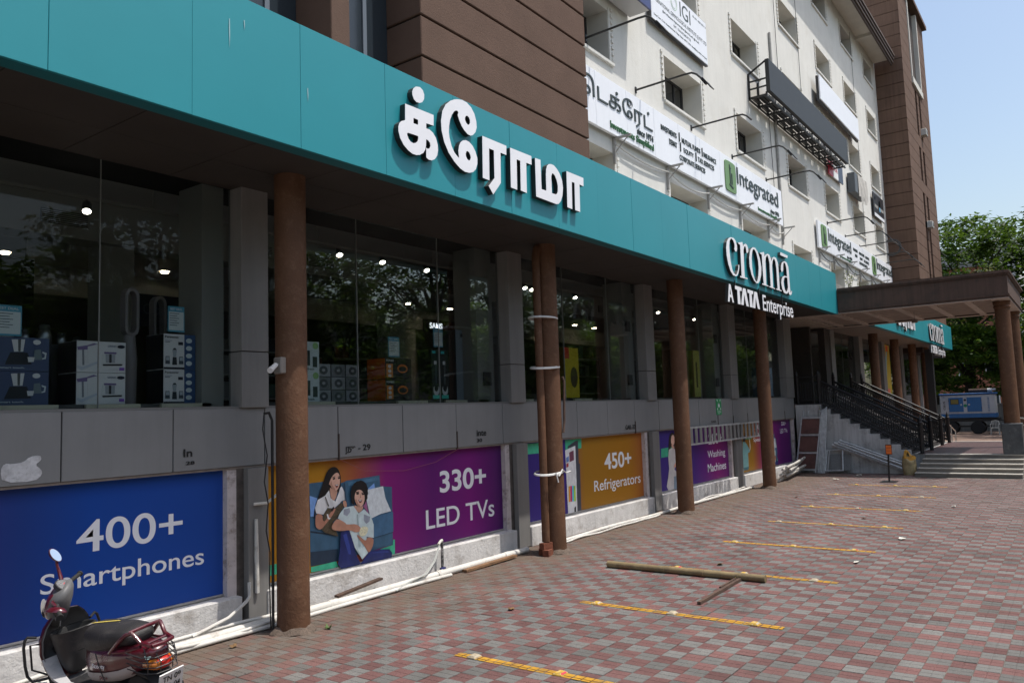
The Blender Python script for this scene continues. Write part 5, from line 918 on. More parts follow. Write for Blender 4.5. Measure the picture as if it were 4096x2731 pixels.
# debris on the paving
MLEAF=mat('dry_leaf',(.16,.09,.035),.8,var=.3,vs=30);MPAPER=mat('paper_scrap',(.6,.58,.52),.8)
for k,(x,y,l,mm,s) in enumerate(((12.6,3.0,'white paper scrap beyond the bamboo pole',MPAPER,.06),(7.9,5.9,'small dry leaf near the second column',MLEAF,.05),(17.3,3.9,'dark clod beside the fourth yellow line',MWOODD,.07),(15.0,2.8,'pale litter scrap right of the fourth yellow line',MPAPER,.09),(11.6,4.7,'yellowish leaf near the bamboo pole end',MLEAF,.06),(20.5,6.2,'dark clod near the far notice post',MWOODD,.07),(5.2,7.6,'dry leaf beside the pipes near the first column',MLEAF,.05),(19.8,2.6,'pale scrap on the far paving',MPAPER,.08),(25.6,6.5,'crumpled white paper by the steel frame',MPAPER,.14),(27.2,6.2,'white litter at the foot of the stair wall',MPAPER,.15))):
    p=MB();ring=[(x+s*math.cos(a)*R.uniform(.6,1.2),y+s*math.sin(a)*R.uniform(.4,.9),.008+R.uniform(0,.03)) for a in [2*math.pi*i/8 for i in range(8)]]
    p.add(ring+[(x,y,.03)]+[(x,y,.006)],[(i,(i+1)%8,8) for i in range(8)]+[((i+1)%8,i,9) for i in range(8)]);tag(p.obj('litter_scrap',mm),l,'litter')
# weed by column base
p=MB()
for k in range(16):
    a=R.uniform(0,6.3);q=Vector((6.2,7.25,.0));d=Vector((math.cos(a),math.sin(a),R.uniform(.5,1.4)))*.05;s=Vector((-math.sin(a),math.cos(a),0))*.012
    p.add([q,q+d*.5+s,q+d,q+d*.5-s],[(0,1,2,3)])
tag(p.obj('weed',mat('weed_green',(.07,.13,.025),.7)),'tiny green weed at the foot of the nearest column','weed')
# downpipe, bricks and ties at the second column
t=thing('downpipe','brown downpipe tied to the second column, standing on bricks','pipe',(11.2,7.57,.2))
p=MB();p.tube([(11.17,7.56,.22),(11.17,7.56,5.05),(11.22,7.57,5.2),(11.4,7.57,5.27)],.068,16);p.obj('pipe',MCOLU,t,smooth=True)
for z,n_ in((3.15,0),(1.36,1),(4.0,2)):
    p=MB();ring=[]
    for i in range(25):
        a=2*math.pi*i/24;cx=11.31+.235*math.cos(a)*1.0;ring.append((11.33+(.325)*math.cos(a),7.555+.202*math.sin(a),z+.03*math.sin(a+1)*(n_<2)))
    p.tube(ring,.014,6,flatten=1.6);p.obj('tie',mat('white_tie',(.6,.6,.58),.6),t)
p=MB();p.tube([(11.2,7.35,1.34),(11.3,7.33,1.3),(11.42,7.34,1.4),(11.6,7.38,1.33),(11.72,7.37,1.35)],.012,6);p.tube([(11.22,7.34,1.36),(11.25,7.32,1.2)],.012,6);p.obj('tie_ends',MC['white_tie'],t)
for k,(x,y,z,rz) in enumerate(((11.13,7.5,0,.2),(11.2,7.66,0,.5),(11.15,7.55,.105,-.15))):
    p=MB();ca,sa=math.cos(rz),math.sin(rz);p.obox((x,y,z+.052),(.11*ca,.11*sa,0),(-.053*sa,.053*ca,0),(0,0,.05));tag(p.obj('brick',mat('brick_red',(.16,.05,.025),.85,var=.3,vs=14,bump=.4,bs=60)),['lower front brick under the downpipe','lower back brick under the downpipe','upper brick under the downpipe'][k],'brick','bricks under the downpipe')
p=MB();p.tube([(11.57,7.36,2.98),(11.6,7.35,2.9),(11.55,7.345,2.2),(11.5,7.34,2.02)],.022,6);tag(p.obj('peeling_strip',MWOODD),'dark broken wooden strip hanging on the second column','strip')
# cctv camera on the first column
t=thing('cctv_camera','white bullet camera on a box fixed to the nearest column','camera',(5.76,7.4,2.95))
p=MB();p.cbox(5.72,5.80,7.44,7.58,2.93,3.12,.012);p.obj('junction_box',mat('box_beige',(.22,.2,.18),.5),t)
c=Vector((5.64,7.47,3.0));d=Vector((-.75,-.4,-.4)).normalized()
p=MB();p.lathe([(.0,-.07),(.028,-.07),(.03,.04),(.034,.06),(.034,.1),(.028,.1)],c,14,ax=d);p.tube([c-d*.05,(5.73,7.5,3.04)],.014,8);p.obj('camera_body',mat('camera_white',(.62,.62,.62),.4),t,smooth=True)
p=MB();p.lathe([(0,.098),(.027,.098)],c,12,ax=d);p.obj('camera_lens',MIRON,t)
# small black cable lines on the wall and posters
for k,(pts,l) in enumerate((([(18.45,8.3,2.5),(18.55,8.3,2.1),(18.7,8.28,1.8),(18.8,8.25,1.0),(18.75,8.22,.35)],'thin black cable hanging over the washing machine poster left of the third column'),([(9.86,8.32,1.84),(9.4,8.4,1.66),(8.7,8.41,1.58),(7.9,8.41,1.64),(7.36,8.32,1.84)],'thin pinkish wire looped across the top of the sofa poster'))):
    p=MB();p.tube(pts,.006 if k==0 else .003,5);tag(p.obj('loose_wire',MCABB if k==0 else mat('wire_pink',(.3,.1,.1),.5)),l,'wire')
# ================================================================ SCOOTER
MMAR=mat('maroon_paint',(.085,.006,.014),.28,coat=.7,dirt=((.16,.12,.11),.35,9));MPLA=mat('grey_plastic',(.13,.13,.132),.5,var=.15,vs=9,dirt=((.22,.21,.2),.45,6));MPLD=mat('dark_plastic',(.03,.03,.032),.5,dirt=((.1,.09,.085),.5,7))
MRUB=mat('black_rubber',(.02,.02,.02),.8);MVIN=mat('black_vinyl',(.022,.021,.022),.52,bump=.25,bs=120,dirt=((.1,.09,.085),.35,5));MSIL=mat('silver_panel',(.46,.45,.45),.45,dirt=((.2,.17,.15),.5,5))
MCHR=mat('mirror_glass',(.85,.87,.9),.03,metal=1.0);MRED2=mat('tail_lens_red',(.5,.02,.012),.15,coat=1);MAMB=mat('lens_amber',(.55,.16,.01),.15,coat=1)
sco=thing('scooter','parked maroon scooter with black seat in front of the blue poster','scooter',(3.51,6.92,0))
sco.rotation_euler=(math.radians(-8.5),0,math.radians(92));OFF[sco]=Vector()
def ring(c,a,b,n=20,e=2.4,ax='x',tilt=0):
    """superellipse ring: ax x -> lies in the y,z plane; ax z -> lies in the x,y plane"""
    P=[];c=Vector(c)
    for i in range(n):
        t=2*math.pi*i/n;ct,s_=math.cos(t),math.sin(t);u=a*math.copysign(abs(ct)**(2/e),ct);v=b*math.copysign(abs(s_)**(2/e),s_)
        P.append(c+(Vector((tilt*v,u,v)) if ax=='x' else Vector((u,v,tilt*u))))
    return P
for nm,x in(('front_wheel',.68),('rear_wheel',-.63)):
    p=MB();p.lathe([(.13,-.04),(.18,-.045),(.205,-.035),(.217,-.012),(.217,.012),(.205,.035),(.18,.045),(.13,.04)],(x,0,.217),32,ax=(0,1,0));wh=p.obj(nm,MRUB,sco,smooth=True)
    p=MB();p.lathe([(.0,-.03),(.04,-.03),(.05,-.015),(.12,-.02),(.132,-.035),(.132,.035),(.12,.02),(.05,.015),(.04,.03),(0,.03)],(x,0,.217),24,ax=(0,1,0));p.obj('rim',mat('rim_grey',(.2,.2,.2),.4,metal=.6),wh,smooth=True)
p=MB()
for s in(-1,1):p.tube([(.68,s*.065,.22),(.61,s*.065,.5)],.016,8)
p.obj('fork',MPLD,sco)
p=MB();secs=[]
for k in range(11):
    a=math.radians(20+k*15);r=.245;secs.append([Vector((.68+(r+dr)*math.cos(a),y,.217+(r+dr)*math.sin(a))) for y,dr in((-.075,-.05),(-.06,0),(0,.022),(.06,0),(.075,-.05),(.055,-.012),(0,.008),(-.055,-.012))])
p.loft(secs);p.obj('front_fender',MMAR,sco,smooth=True)
# leg shield
def shield(d0,name,mm):
    p=MB();secs=[]
    for z,xc,w_,d in((.27,.48,.18,.06),(.36,.52,.205,.10),(.5,.53,.225,.13),(.62,.51,.22,.14),(.72,.48,.19,.13),(.78,.46,.15,.10),(.83,.45,.1,.06)):
        o=[Vector((xc+d*math.cos(a)-d0,(w_-d0*.6)*math.sin(a),z)) for a in [math.radians(-90+i*15) for i in range(13)]]
        i_=[Vector((v.x-.014,v.y*.97,v.z)) for v in o][::-1];secs.append(o+i_)
    p.loft(secs);return p.obj(name,mm,sco,smooth=True)
shield(0,'leg_shield',MMAR);shield(.016,'inner_shield',MPLA)
# glove box bulging towards the rider
p=MB();secs=[]
for z,x,a,b in((.285,.42,.02,.04),(.30,.405,.05,.07),(.34,.395,.08,.095),(.42,.39,.105,.125),(.52,.385,.13,.148),(.62,.38,.15,.165),(.68,.375,.165,.175)):
    secs.append(ring((x,0,z),a,b,28,2.3,'z',tilt=-.12 if z>.6 else 0))
p.loft(secs,cap=False);p.add(secs[0],[tuple(range(28))])
p.obj('glove_box',MPLD,sco,smooth='all')
p=MB();p.loft([ring((.375,0,.68),.165,.175,28,2.3,'z',-.12),ring((.375,0,.688),.158,.168,28,2.3,'z',-.12),ring((.375,0,.675),.15,.16,28,2.3,'z',-.12),ring((.38,0,.5),.12,.13,28,2.3,'z',0)],cap=False);q=ring((.38,0,.5),.12,.13,28,2.3,'z',0);p.add(q,[tuple(range(28))]);p.obj('box_lining',mat('box_lining',(.012,.012,.012),.7),sco,smooth='all')
# foot board, mat and silver floor panels
p=MB();p.cbox(-.1,.44,-.19,.19,.235,.262,.008);p.obj('footboard',MPLA,sco)
p=MB()
for k in range(17):p.box(-.08+k*.024,-.066+k*.024,-.12,.12,.263,.268)
p.box(-.09,.34,-.13,.13,.2605,.2635);p.obj('floor_mat',MPLD,sco)
for s in(-1,1):
    p=MB();p.loft([[Vector((x,s*y0,z)),Vector((x,s*y1,z)),Vector((x,s*y1,z-.02)),Vector((x,s*y0,z-.02))] for x,y0,y1,z in((.0,.135,.185,.272),(.26,.13,.2,.275),(.4,.11,.215,.32),(.48,.1,.22,.4),(.51,.1,.22,.46))]);p.obj('floor_panel',MSIL,sco)
# body under the seat
p=MB();secs=[]
for x,zc,a,b in((.0,.46,.10,.17),(-.06,.48,.135,.19),(-.2,.5,.155,.185),(-.4,.53,.165,.17),(-.6,.57,.16,.14),(-.78,.61,.135,.105),(-.9,.64,.095,.07),(-.96,.65,.05,.04)):secs.append(ring((x,0,zc),a,b,24,2.6,'x'))
p.loft(secs);body=p.obj('body',MMAR,sco,smooth='all')
for s in(-1,1):
    p=MB();rows=[]
    for x,zc,a,b in((-.03,.46,.128,.17),(-.06,.47,.141,.18),(-.2,.49,.161,.178),(-.4,.52,.171,.165),(-.6,.56,.166,.136),(-.75,.6,.143,.1)):
        r_q=[]
        for t_ in(-.98,-.75,-.5,-.28):
            f=(1-abs(t_)**2.6)**(1/2.6);r_q.append(Vector((x,s*(a*f+.003),zc+b*t_)))
        rows.append(r_q)
    p.loft(rows,closed=False,cap=False);p.obj('side_panel',MSIL,body,smooth='all')
# halftone dots and the name on the left and right panels
dm=flat((205,150,160),1.0)
for s in(1,-1):
    p=MB()
    for i in range(15):
        for j in range(6):
            x=-.12-.023*i-.011*(j%2);z=.475+.017*j+.011*i*.7;rr=.0055*(1-j/8)
            yy=.166+.006
            p.lathe([(0,0),(rr,0)],(x,s*(.1668+.001*(i<12)),z),6,ax=(0,s,0))
    p.obj('halftone_dots',dm,body)
    tm=text('Scooty',0,.19,0,.05,0,.001,.012);V=tm.v;tm.v=[((-.22-v[0]) if s>0 else (-.41+v[0]),s*.1735+s*(.0015 if v[1]<0 else 0),.475+v[2]+.35*v[0]*(1 if s>0 else -1)*.3) for v in V];tm.obj('lettering',MWHITE,body)
    tm=text('pep+',0,.12,0,.045,0,.001,.004);V=tm.v;tm.v=[((-.3-v[0]) if s>0 else (-.42+v[0]),s*.1655+s*(.0015 if v[1]<0 else 0),.395+v[2]) for v in V];tm.obj('lettering',mat('pep_maroon',(.12,.02,.03),.5),body)
# seat
p=MB();secs=[]
for x,zc,a,b in((.0,.65,.08,.06),(-.02,.655,.115,.1),(-.07,.665,.14,.12),(-.17,.68,.155,.118),(-.3,.695,.168,.108),(-.45,.718,.168,.1),(-.6,.75,.145,.072),(-.68,.75,.12,.06),(-.72,.745,.08,.035)):secs.append(ring((x,0,zc),a,b,24,2.7,'x'))
p.loft(secs);seat=p.obj('seat',MVIN,sco,smooth='all')
p=MB();p.add([(-.05,.06,.788),(-.09,.035,.797),(-.3,-.05,.8065),(-.34,-.045,.808),(-.12,.05,.799)],[(0,1,2,3,4)]);p.obj('seat_stripe',mat('stripe_yellow',(.5,.4,.08),.5),seat)
p=MB();p.add([(-.02,.075,.772),(-.05,.06,.788),(-.12,.05,.7995),(-.1,.055,.797)],[(0,1,2,3)]);p.obj('seat_stripe',MSIL,seat)
# grab rail and carrier
p=MB()
for s in(-1,1):
    p.tube([(-.5,s*.165,.645),(-.55,s*.168,.68),(-.64,s*.16,.75),(-.73,s*.145,.81),(-.78,s*.12,.825),(-.82,s*.11,.79),(-.86,s*.1,.75),(-.98,s*.085,.735)],.016,9)
    p.tube([(-.55,s*.168,.66),(-.7,s*.145,.68),(-.86,s*.11,.725)],.013,8)
p.tube([(-.98,.085,.735),(-1.0,0,.735),(-.98,-.085,.735)],.016,9);p.tube([(-.76,.13,.826),(-.775,0,.835),(-.76,-.13,.826)],.015,9);p.tube([(-.9,.09,.742),(-.9,-.09,.742)],.011,7)
p.obj('grab_rail',MMAR,sco,smooth=True)
# tail lamp with wire guard
p=MB();secs=[]
for x,zc,a,b in((-.86,.575,.115,.055),(-.92,.575,.105,.052),(-.965,.572,.085,.045),(-.99,.57,.05,.03)):secs.append(ring((x,0,zc),a,b,24,2.4,'x'))
p.loft(secs)
tl=p.obj('tail_lamp',[MRED2,MAMB],sco,smooth='all')
for pl_ in tl.data.polygons:
    if abs(sum(tl.data.vertices[i].co.y for i in pl_.vertices)/len(pl_.vertices))>.052:pl_.material_index=1
p=MB()
for z in(.53,.575,.615,.655):p.tube([(-.74,.17,z+.03),(-.9,.14,z),(-1.0,.085,z-.005),(-1.02,0,z-.005),(-1.0,-.085,z-.005),(-.9,-.14,z),(-.74,-.17,z+.03)],.0045,5)
for y in(-.12,-.05,.05,.12):p.tube([(-.93-.06*(abs(y)<.1),y,.52),(-.95-.06*(abs(y)<.1),y,.6),(-.9,y*.9,.72)],.0045,5)
p.obj('lamp_guard',MPLD,sco)
p=MB();p.lathe([(0,0),(.026,0)],(-.905,.088,.648),14,ax=(-.5,.75,.5));p.obj('round_sticker',flat((190,215,235),1.2),sco)
# rear fender and plate
p=MB();p.loft([[Vector((x,-w_,z)),Vector((x,w_,z)),Vector((x-.02,w_*.9,z-.03)),Vector((x-.02,-w_*.9,z-.03))] for x,w_,z in((-.7,.1,.5),(-.86,.1,.49),(-.95,.09,.42),(-.99,.075,.3),(-1.0,.07,.22))]);p.obj('rear_fender',MRUB,sco)
p=MB();p.obox((-1.02,0,.43),(0,.1,0),(-.035,0,.0+.09),(.006,0,.002));pt=p.obj('number_plate',mat('plate_white',(.72,.72,.7),.4),sco)
for body_,k in(('TN 09',.03),('AD 04',-.04)):
    tm=text(body_,-.075,.075,0,.05,0,.001,.01);tm.v=[(-1.029-(k+v[2]-.005)*.35-(.001 if v[1]<0 else 0),-v[0],.43+k-.012+v[2]*.93) for v in tm.v];tm.obj('lettering',MINK,pt)
# engine block, exhaust and stand
p=MB();p.cbox(-.6,-.15,-.09,.09,.2,.34,.03);p.obj('engine',MPLD,sco);p=MB();p.tube([(-.2,-.12,.2),(-.5,-.15,.24),(-.85,-.16,.3)],[.02,.05,.05],12);p.obj('exhaust',MPLD,sco,smooth=True)
p=MB();p.tube([(-.1,.1,.25),(-.02,.22,.035)],.012,6);p.obj('side_stand',MPLD,sco)
# handlebar assembly, steered to the left
ST=Matrix.Rotation(math.radians(50),3,Vector((-.35,0,1)).normalized());PV=Vector((.46,0,.6));SH=Vector((.09,0,.02))
def steer(mb):
    mb.v=[tuple(ST@(Vector(v)-PV)+PV+SH) for v in mb.v];return mb
p=MB();secs=[]
for z,x,a,b in((.70,.46,.06,.06),(.78,.435,.09,.095),(.86,.41,.115,.13),(.94,.385,.12,.15),(1.0,.365,.1,.13),(1.025,.355,.065,.085)):secs.append(ring((x,0,z),a,b,24,2.3,'z',-.35))
p.loft(secs);hc=steer(p).obj('handlebar_cover',MPLA,sco,smooth='all')
p=MB();secs=[]
for z,x,a,b in((.76,.47,.04,.06),(.82,.475,.065,.09),(.9,.46,.075,.118),(.97,.43,.06,.115),(1.005,.41,.035,.08)):secs.append(ring((x,0,z),a,b,24,2.3,'z',-.35))
p.loft(secs);steer(p).obj('headlamp_cowl',MMAR,sco,smooth='all')
p=MB();p.lathe([(0,.012),(.06,.01),(.08,0)],(.535,0,.87),20,ax=(1,0,.1));steer(p).obj('headlamp_lens',mat('clear_lens',(.6,.62,.62),.08,coat=1),sco,smooth=True)
U=Vector((.55,0,.83)).normalized()
def onpanel(pts,off):return [Vector((.325,0,1.032))+Vector((0,1,0))*a+Vector((.86,0,-.5))*0+U*0+Vector((.62,0,.55)).normalized()*b+Vector((-.66,0,.75)).normalized()*off for a,b in pts]
ov=[(.078*math.cos(a)*(1-.15*math.sin(a)),.075*math.sin(a)) for a in [2*math.pi*i/24 for i in range(24)]]
p=MB();lo,hi=onpanel(ov,-.03),onpanel(ov,.006);p.loft([lo,hi],cap=True);gd=steer(p).obj('gauge_panel',MPLD,sco)
ov2=[(a*.86,b*.86) for a,b in ov];p=MB();p.loft([onpanel(ov2,.0062),onpanel(ov2,.0085)],cap=True);steer(p).obj('gauge_face',mat('gauge_grey',(.2,.2,.205),.2,var=.3,vs=40),gd)
for cx,cz,rr in((0,.022,.02),(.012,-.026,.025)):
    p=MB();c_=onpanel([(cx,cz)],.0088)[0];p.lathe([(0,0),(rr,0)],c_,14,ax=(-.66,0,.75));steer(p).obj('dial',mat('dial_pale',(.38,.38,.39),.3),gd)
p=MB();p.add(onpanel([(-.03,0),(.0,.004),(.0,.009),(-.03,.007)],.0092),[(0,1,2,3)]);steer(p).obj('needle',mat('needle_red',(.5,.03,.04),.4),gd)
for s in(-1,1):
    p=MB();p.tube([(.40,s*.09,.93),(.36,s*.2,.945),(.32,s*.3,.935)],[.028,.02,.014],9);p.tube([(.35,s*.215,.945),(.30,s*.345,.93)],.0195,10);p.tube([(.302,s*.34,.93),(.299,s*.352,.93)],.026,10);steer(p).obj('grip',MRUB,sco,smooth=True)
    p=MB();p.tube([(.39,s*.18,.935),(.38,s*.24,.925),(.34,s*.34,.905)],.007,6);p.cbox(.345,.4,s*.185-.025,s*.185+.025,.915,.965,.008);steer(p).obj('lever',MPLD,sco)
# right mirror on a curved stem
p=MB();p.tube([(.385,-.13,.985),(.39,-.17,1.03),(.41,-.235,1.07),(.415,-.255,1.12),(.41,-.27,1.15)],[.022,.017,.014,.012,.014],9);mi_=steer(p).obj('mirror',MMAR,sco,smooth=True)
def mir(c,nrm,up,a,b,deep,nm,par,mm,cap=True):
    c,nrm,up=Vector(c),Vector(nrm).normalized(),Vector(up);sd=nrm.cross(up).normalized();up=sd.cross(nrm)
    def rg(s_,off):return [c+sd*(a*s_*math.cos(t))+up*(b*s_*math.sin(t))+nrm*off for t in [2*math.pi*i/22 for i in range(22)]]
    p=MB();p.loft([rg(.25,-deep),rg(.75,-deep*.75),rg(1,-deep*.2),rg(1.02,.004),rg(.95,.006)],cap=True);o=steer(p).obj(nm,mm,par,smooth=True)
    p=MB();p.add(rg(.93,.0075),[tuple(range(22))]);steer(p).obj('mirror_face',MCHR,o)
mir((.41,-.28,1.2),(-.72,.32,.28),(0,.12,1),.042,.072,.035,'mirror_shell',mi_,MMAR)
# left mirror folded down
p=MB();p.tube([(.40,.13,.975),(.39,.17,.99),(.36,.2,.96)],.014,8);ml=steer(p).obj('mirror',MMAR,sco,smooth=True)
mir((.36,.235,.93),(.3,.5,-.8),(-.85,.2,0),.055,.085,.04,'mirror_shell',ml,MMAR)
p=MB();p.cbox(.335,.36,.03,.05,.86,.9,.004);steer(p).obj('key_tag',mat('tag_yellow',(.6,.45,.03),.5),sco)
# crash guard and leg guard hoops
for s in(-1,1):
    p=MB();p.tube([(.53,s*.23,.66),(.56,s*.29,.68),(.565,s*.31,.66),(.57,s*.325,.6),(.565,s*.335,.45),(.56,s*.33,.36),(.53,s*.31,.31),(.49,s*.2,.3)],.012,8);p.tube([(.52,s*.22,.6),(.55,s*.28,.61),(.555,s*.29,.4),(.5,s*.2,.33)],.009,8);p.obj('crash_guard',MIRON,sco,smooth=True)
p=MB();p.tube([(-.3,.175,.62),(-.36,.185,.5),(-.42,.18,.38),(-.5,.16,.34)],.0045,6);p.obj('cable',MCABB,sco)
p=MB();p.tube([(.42,.05,.85),(.34,.12,.74),(.4,.16,.62)],.006,6);p.obj('cable',MCABB,sco)
KB=2.4
# ================================================================ GOODS IN THE WINDOWS
def box_thing(label,x0,x1,z0,z1,y0,d,front,side,prints=(),name='product_carton',cat='carton',group='cartons in the shop window',m=None):
    t=thing(name,label,cat,((x0+x1)/2,y0+d/2,z0),group);p=MB();p.box(x0,x1,y0,y0+d,z0,z1);o=p.obj('carton_box',[flat(front,KB)],t)
    p=MB();p.box(x0-.004,x0-.001,y0+.004,y0+d-.004,z0+.004,z1-.004);p.obj('carton_side',flat(side,KB),t)
    W,H=x1-x0,z1-z0
    for k,pr in enumerate(prints):
        kind,c=pr[0],pr[1]
        if kind=='p':
            p=MB();p.prism([(x0+u*W,z0+v*H) for u,v in pr[2]],y0-.002-.0005*k,y0-.001);p.obj('print',flat(c,KB),t);continue
        a,b,c0,d0=pr[2:]
        X0_,X1_,Z0_,Z1_=x0+a*W,x0+b*W,z0+c0*H,z0+d0*H
        if kind=='r':
            p=MB();p.box(X0_,X1_,y0-.002-.0005*k,y0-.001,Z0_,Z1_);p.obj('print',flat(c,KB),t)
        elif kind=='o':
            p=MB();p.prism([((X0_+X1_)/2+(X1_-X0_)/2*math.cos(q),(Z0_+Z1_)/2+(Z1_-Z0_)/2*math.sin(q)) for q in [2*math.pi*i/14 for i in range(14)]],y0-.0022-.0005*k,y0-.001);p.obj('print',flat(c,KB),t)
        else:text(kind,X0_,X1_,Z0_,Z1_,y0-.003,.001,.012).obj('lettering',flat(c,KB),t)
    return t
MIX=[('r',(62,78,66),0,.4,.62,1),('p',(50,44,48),[(.2,.7),(.3,.7),(.31,.4),(.19,.4)]),('p',(112,100,36),[(.33,.85),(.39,.85),(.4,.58),(.33,.58)]),('p',(172,178,180),[(.57,.93),(.72,.95),(.7,.58),(.6,.57)]),('p',(58,60,62),[(.64,.94),(.675,.945),(.67,.58),(.645,.58)]),('p',(24,26,32),[(.56,.55),(.75,.55),(.8,.2),(.5,.18)]),('p',(82,92,96),[(.83,.64),(.9,.66),(.92,.35),(.82,.34)]),('p',(150,156,158),[(.92,.6),(.97,.56),(.96,.38),(.92,.36),(.92,.4),(.945,.42),(.95,.52),(.92,.55)]),('p',(168,172,174),[(.75,.42),(.83,.42),(.82,.28),(.76,.27)]),('o',(196,204,208),.81,.9,.8,.95),('smart touch.',(150,158,162),.45,.72,.07,.12)]
GRI=[('p',(88,76,108),[(.0,.8),(.2,.86),(.34,.94),(.42,.9),(.3,.8),(.2,.72),(.02,.7)]),('p',(168,172,182),[(.03,.7),(.19,.72),(.2,.24),(.05,.2)]),('p',(92,94,100),[(.1,.71),(.14,.715),(.15,.23),(.11,.22)]),('p',(196,200,206),[(.21,.82),(.4,.9),(.41,.38),(.22,.28)]),('p',(140,144,152),[(.0,.14),(.1,.06),(.44,.3),(.44,.38),(.1,.17),(.02,.22)]),('p',(208,212,216),[(.52,.62),(.93,.64),(.95,.3),(.5,.28)]),('p',(122,124,128),[(.57,.6),(.78,.6),(.77,.32),(.58,.32)]),('p',(40,40,44),[(.65,.6),(.7,.6),(.7,.32),(.65,.32)]),('p',(84,70,104),[(.55,.67),(.8,.67),(.8,.61),(.55,.61)]),('p',(34,34,38),[(.52,.27),(.93,.29),(.92,.24),(.53,.22)]),('o',(22,26,40),.82,.98,.8,.91),('GRIND',(60,70,90),.62,.8,.83,.89),('r',(95,60,130),.87,.97,.08,.17)]
def MXR(x,s_):return [('p',(30,34,40),[(x-.1*s_,.12),(x+.1*s_,.12),(x+.08*s_,.34),(x-.08*s_,.34)]),('p',(120,126,130),[(x-.06*s_,.35),(x+.06*s_,.35),(x+.09*s_,.54),(x-.09*s_,.54)]),('p',(36,38,44),[(x-.09*s_,.545),(x+.09*s_,.545),(x+.03*s_,.6),(x-.03*s_,.6)])]
PAN=[('Panasonic',(20,30,40),.05,.72,.88,.95),('r',(110,116,124),.06,.4,.8,.82),('r',(60,66,74),.06,.3,.76,.78),('r',(24,26,34),.7,.93,.69,.78),('r',(20,24,34),0,1,.0,.05)]+MXR(.52,1.15)
for q_,x_ in enumerate((.18,.84)):PAN+=[('p',(52,58,66),[(x_-.11,.14),(x_+.11,.14),(x_+.09,.36),(x_-.09,.36)]),('p',(130,136,140),[(x_-.08,.24),(x_+.08,.24),(x_+.08,.34),(x_-.08,.34)])]
for k,z in enumerate((2.64,2.985)):
    box_thing(f'dark blue mixer grinder carton by the left picture edge, {["lower","upper"][k]} one',2.95,3.78,z,z+.34,8.72,.4,(48,58,82),(20,20,24),MIX)
    box_thing(f'white wet grinder carton in the first window, {["lower","upper"][k]} one',4.06,4.59,z,z+.34,8.72,.42,(190,205,220),(34,30,32),GRI)
    box_thing(f'white mixer carton with dark appliance print, first window, {["lower","upper"][k]} one',5.05,5.31,z if k==0 else 3.045,z+.4 if k==0 else 3.46,8.73,.38,(185,200,215),(16,16,20),PAN)
    p=box_thing(f'dark blue carton with small pictures beside the white mixer one, {["lower","upper"][k]}',5.315,5.46,z if k==0 else 3.045,z+.4 if k==0 else 3.46,8.74,.36,(38,58,88),(16,18,24),[('o',(150,165,180),.15,.7,.1+.22*q,.24+.22*q) for q in range(4)])
    box_thing(f'black and orange vacuum cleaner carton in the second window, {["lower","upper"][k]} one',8.69,9.27,2.64+.335*k,2.97+.335*k,8.76,.4,(22,20,24),(165,70,25),[('FORBES',(200,205,210),.04,.32,.84,.93),('r',(200,95,30),.04,.28,.08,.72),('o',(230,230,230),.1,.22,.52,.68),('o',(230,230,230),.1,.22,.3,.46),('o',(230,230,230),.1,.22,.1,.24),('o',(200,90,40),.45,.85,.3,.72),('o',(30,30,34),.5,.8,.36,.62)])
    box_thing(f'black narrow carton with a white wheel print in the second window, {["left","right"][k]} one',9.8+.22*k,10.01+.22*k,2.65,3.49,8.8,.3,(24,32,32),(14,18,18),[('r',(40,140,140),.1,.5,.92,.97),('r',(215,220,220),.3,.6,.7,.77),('o',(215,220,220),.15,.85,.08,.3),('o',(24,32,32),.25,.75,.16,.32),('r',(60,190,140),.1,.9,.02,.09),('r',(50,60,62),.4,.6,.3,.7)])
    box_thing(f'white mixie carton half behind the nearest column, {["lower","upper"][k]} one',7.16,7.39,2.64+.42*k,3.06+.42*k,8.76,.3,(150,165,170),(40,50,50),[('r',(40,50,48),.05,.3,.2,.7),('r',(40,50,48),.5,.85,.15,.5),('o',(110,140,90),.5,.95,.75,.98),('fresh',(40,60,50),.1,.6,.05,.12)])
for i in range(3):
    for j in range(3):
        box_thing(f'small grey fan carton in the second window, {["bottom","middle","top"][j]} row, {["first","second","third"][i]} from the left',7.5+.28*i,7.76+.28*i,2.63+.19*j,2.81+.19*j,8.95,.25,(88,90,92) if (i+j)%2 else (112,114,116),(40,40,42),[('o',(55,58,60),.2,.8,.15,.85),('o',(120,120,122),.38,.62,.38,.62)])
box_thing('tall white fan carton with a dark blade print in the second window',10.62,11.25,2.64,3.88,8.95,.35,(98,106,112),(40,44,46),[('o',(36,38,40),.32,.78,.58,.86),('r',(34,36,38),.5,.68,.2,.62),('r',(50,54,56),.2,.4,.9,.95)])
box_thing('yellow air cooler carton with a red badge in the third window',14.0,14.58,2.66,3.72,8.85,.35,(190,140,30),(90,66,16),[('r',(190,40,30),.02,.36,.78,1),('o',(60,52,30),.4,.9,.2,.62)])
box_thing('brown tall carton in the fourth window',19.9,20.75,2.65,3.95,9.0,.6,(96,80,58),(70,58,40),[('r',(70,60,40),.2,.3,.1,.7)])
box_thing('yellow tall carton in the fourth window',20.85,21.3,2.65,3.95,8.9,.4,(170,160,80),(90,84,40),[('r',(70,70,40),.3,.55,.2,.75)])
box_thing('pale blue carton at the end of the fifth window',26.1,27.0,2.62,3.6,8.7,.4,(120,140,165),(60,70,84),[])
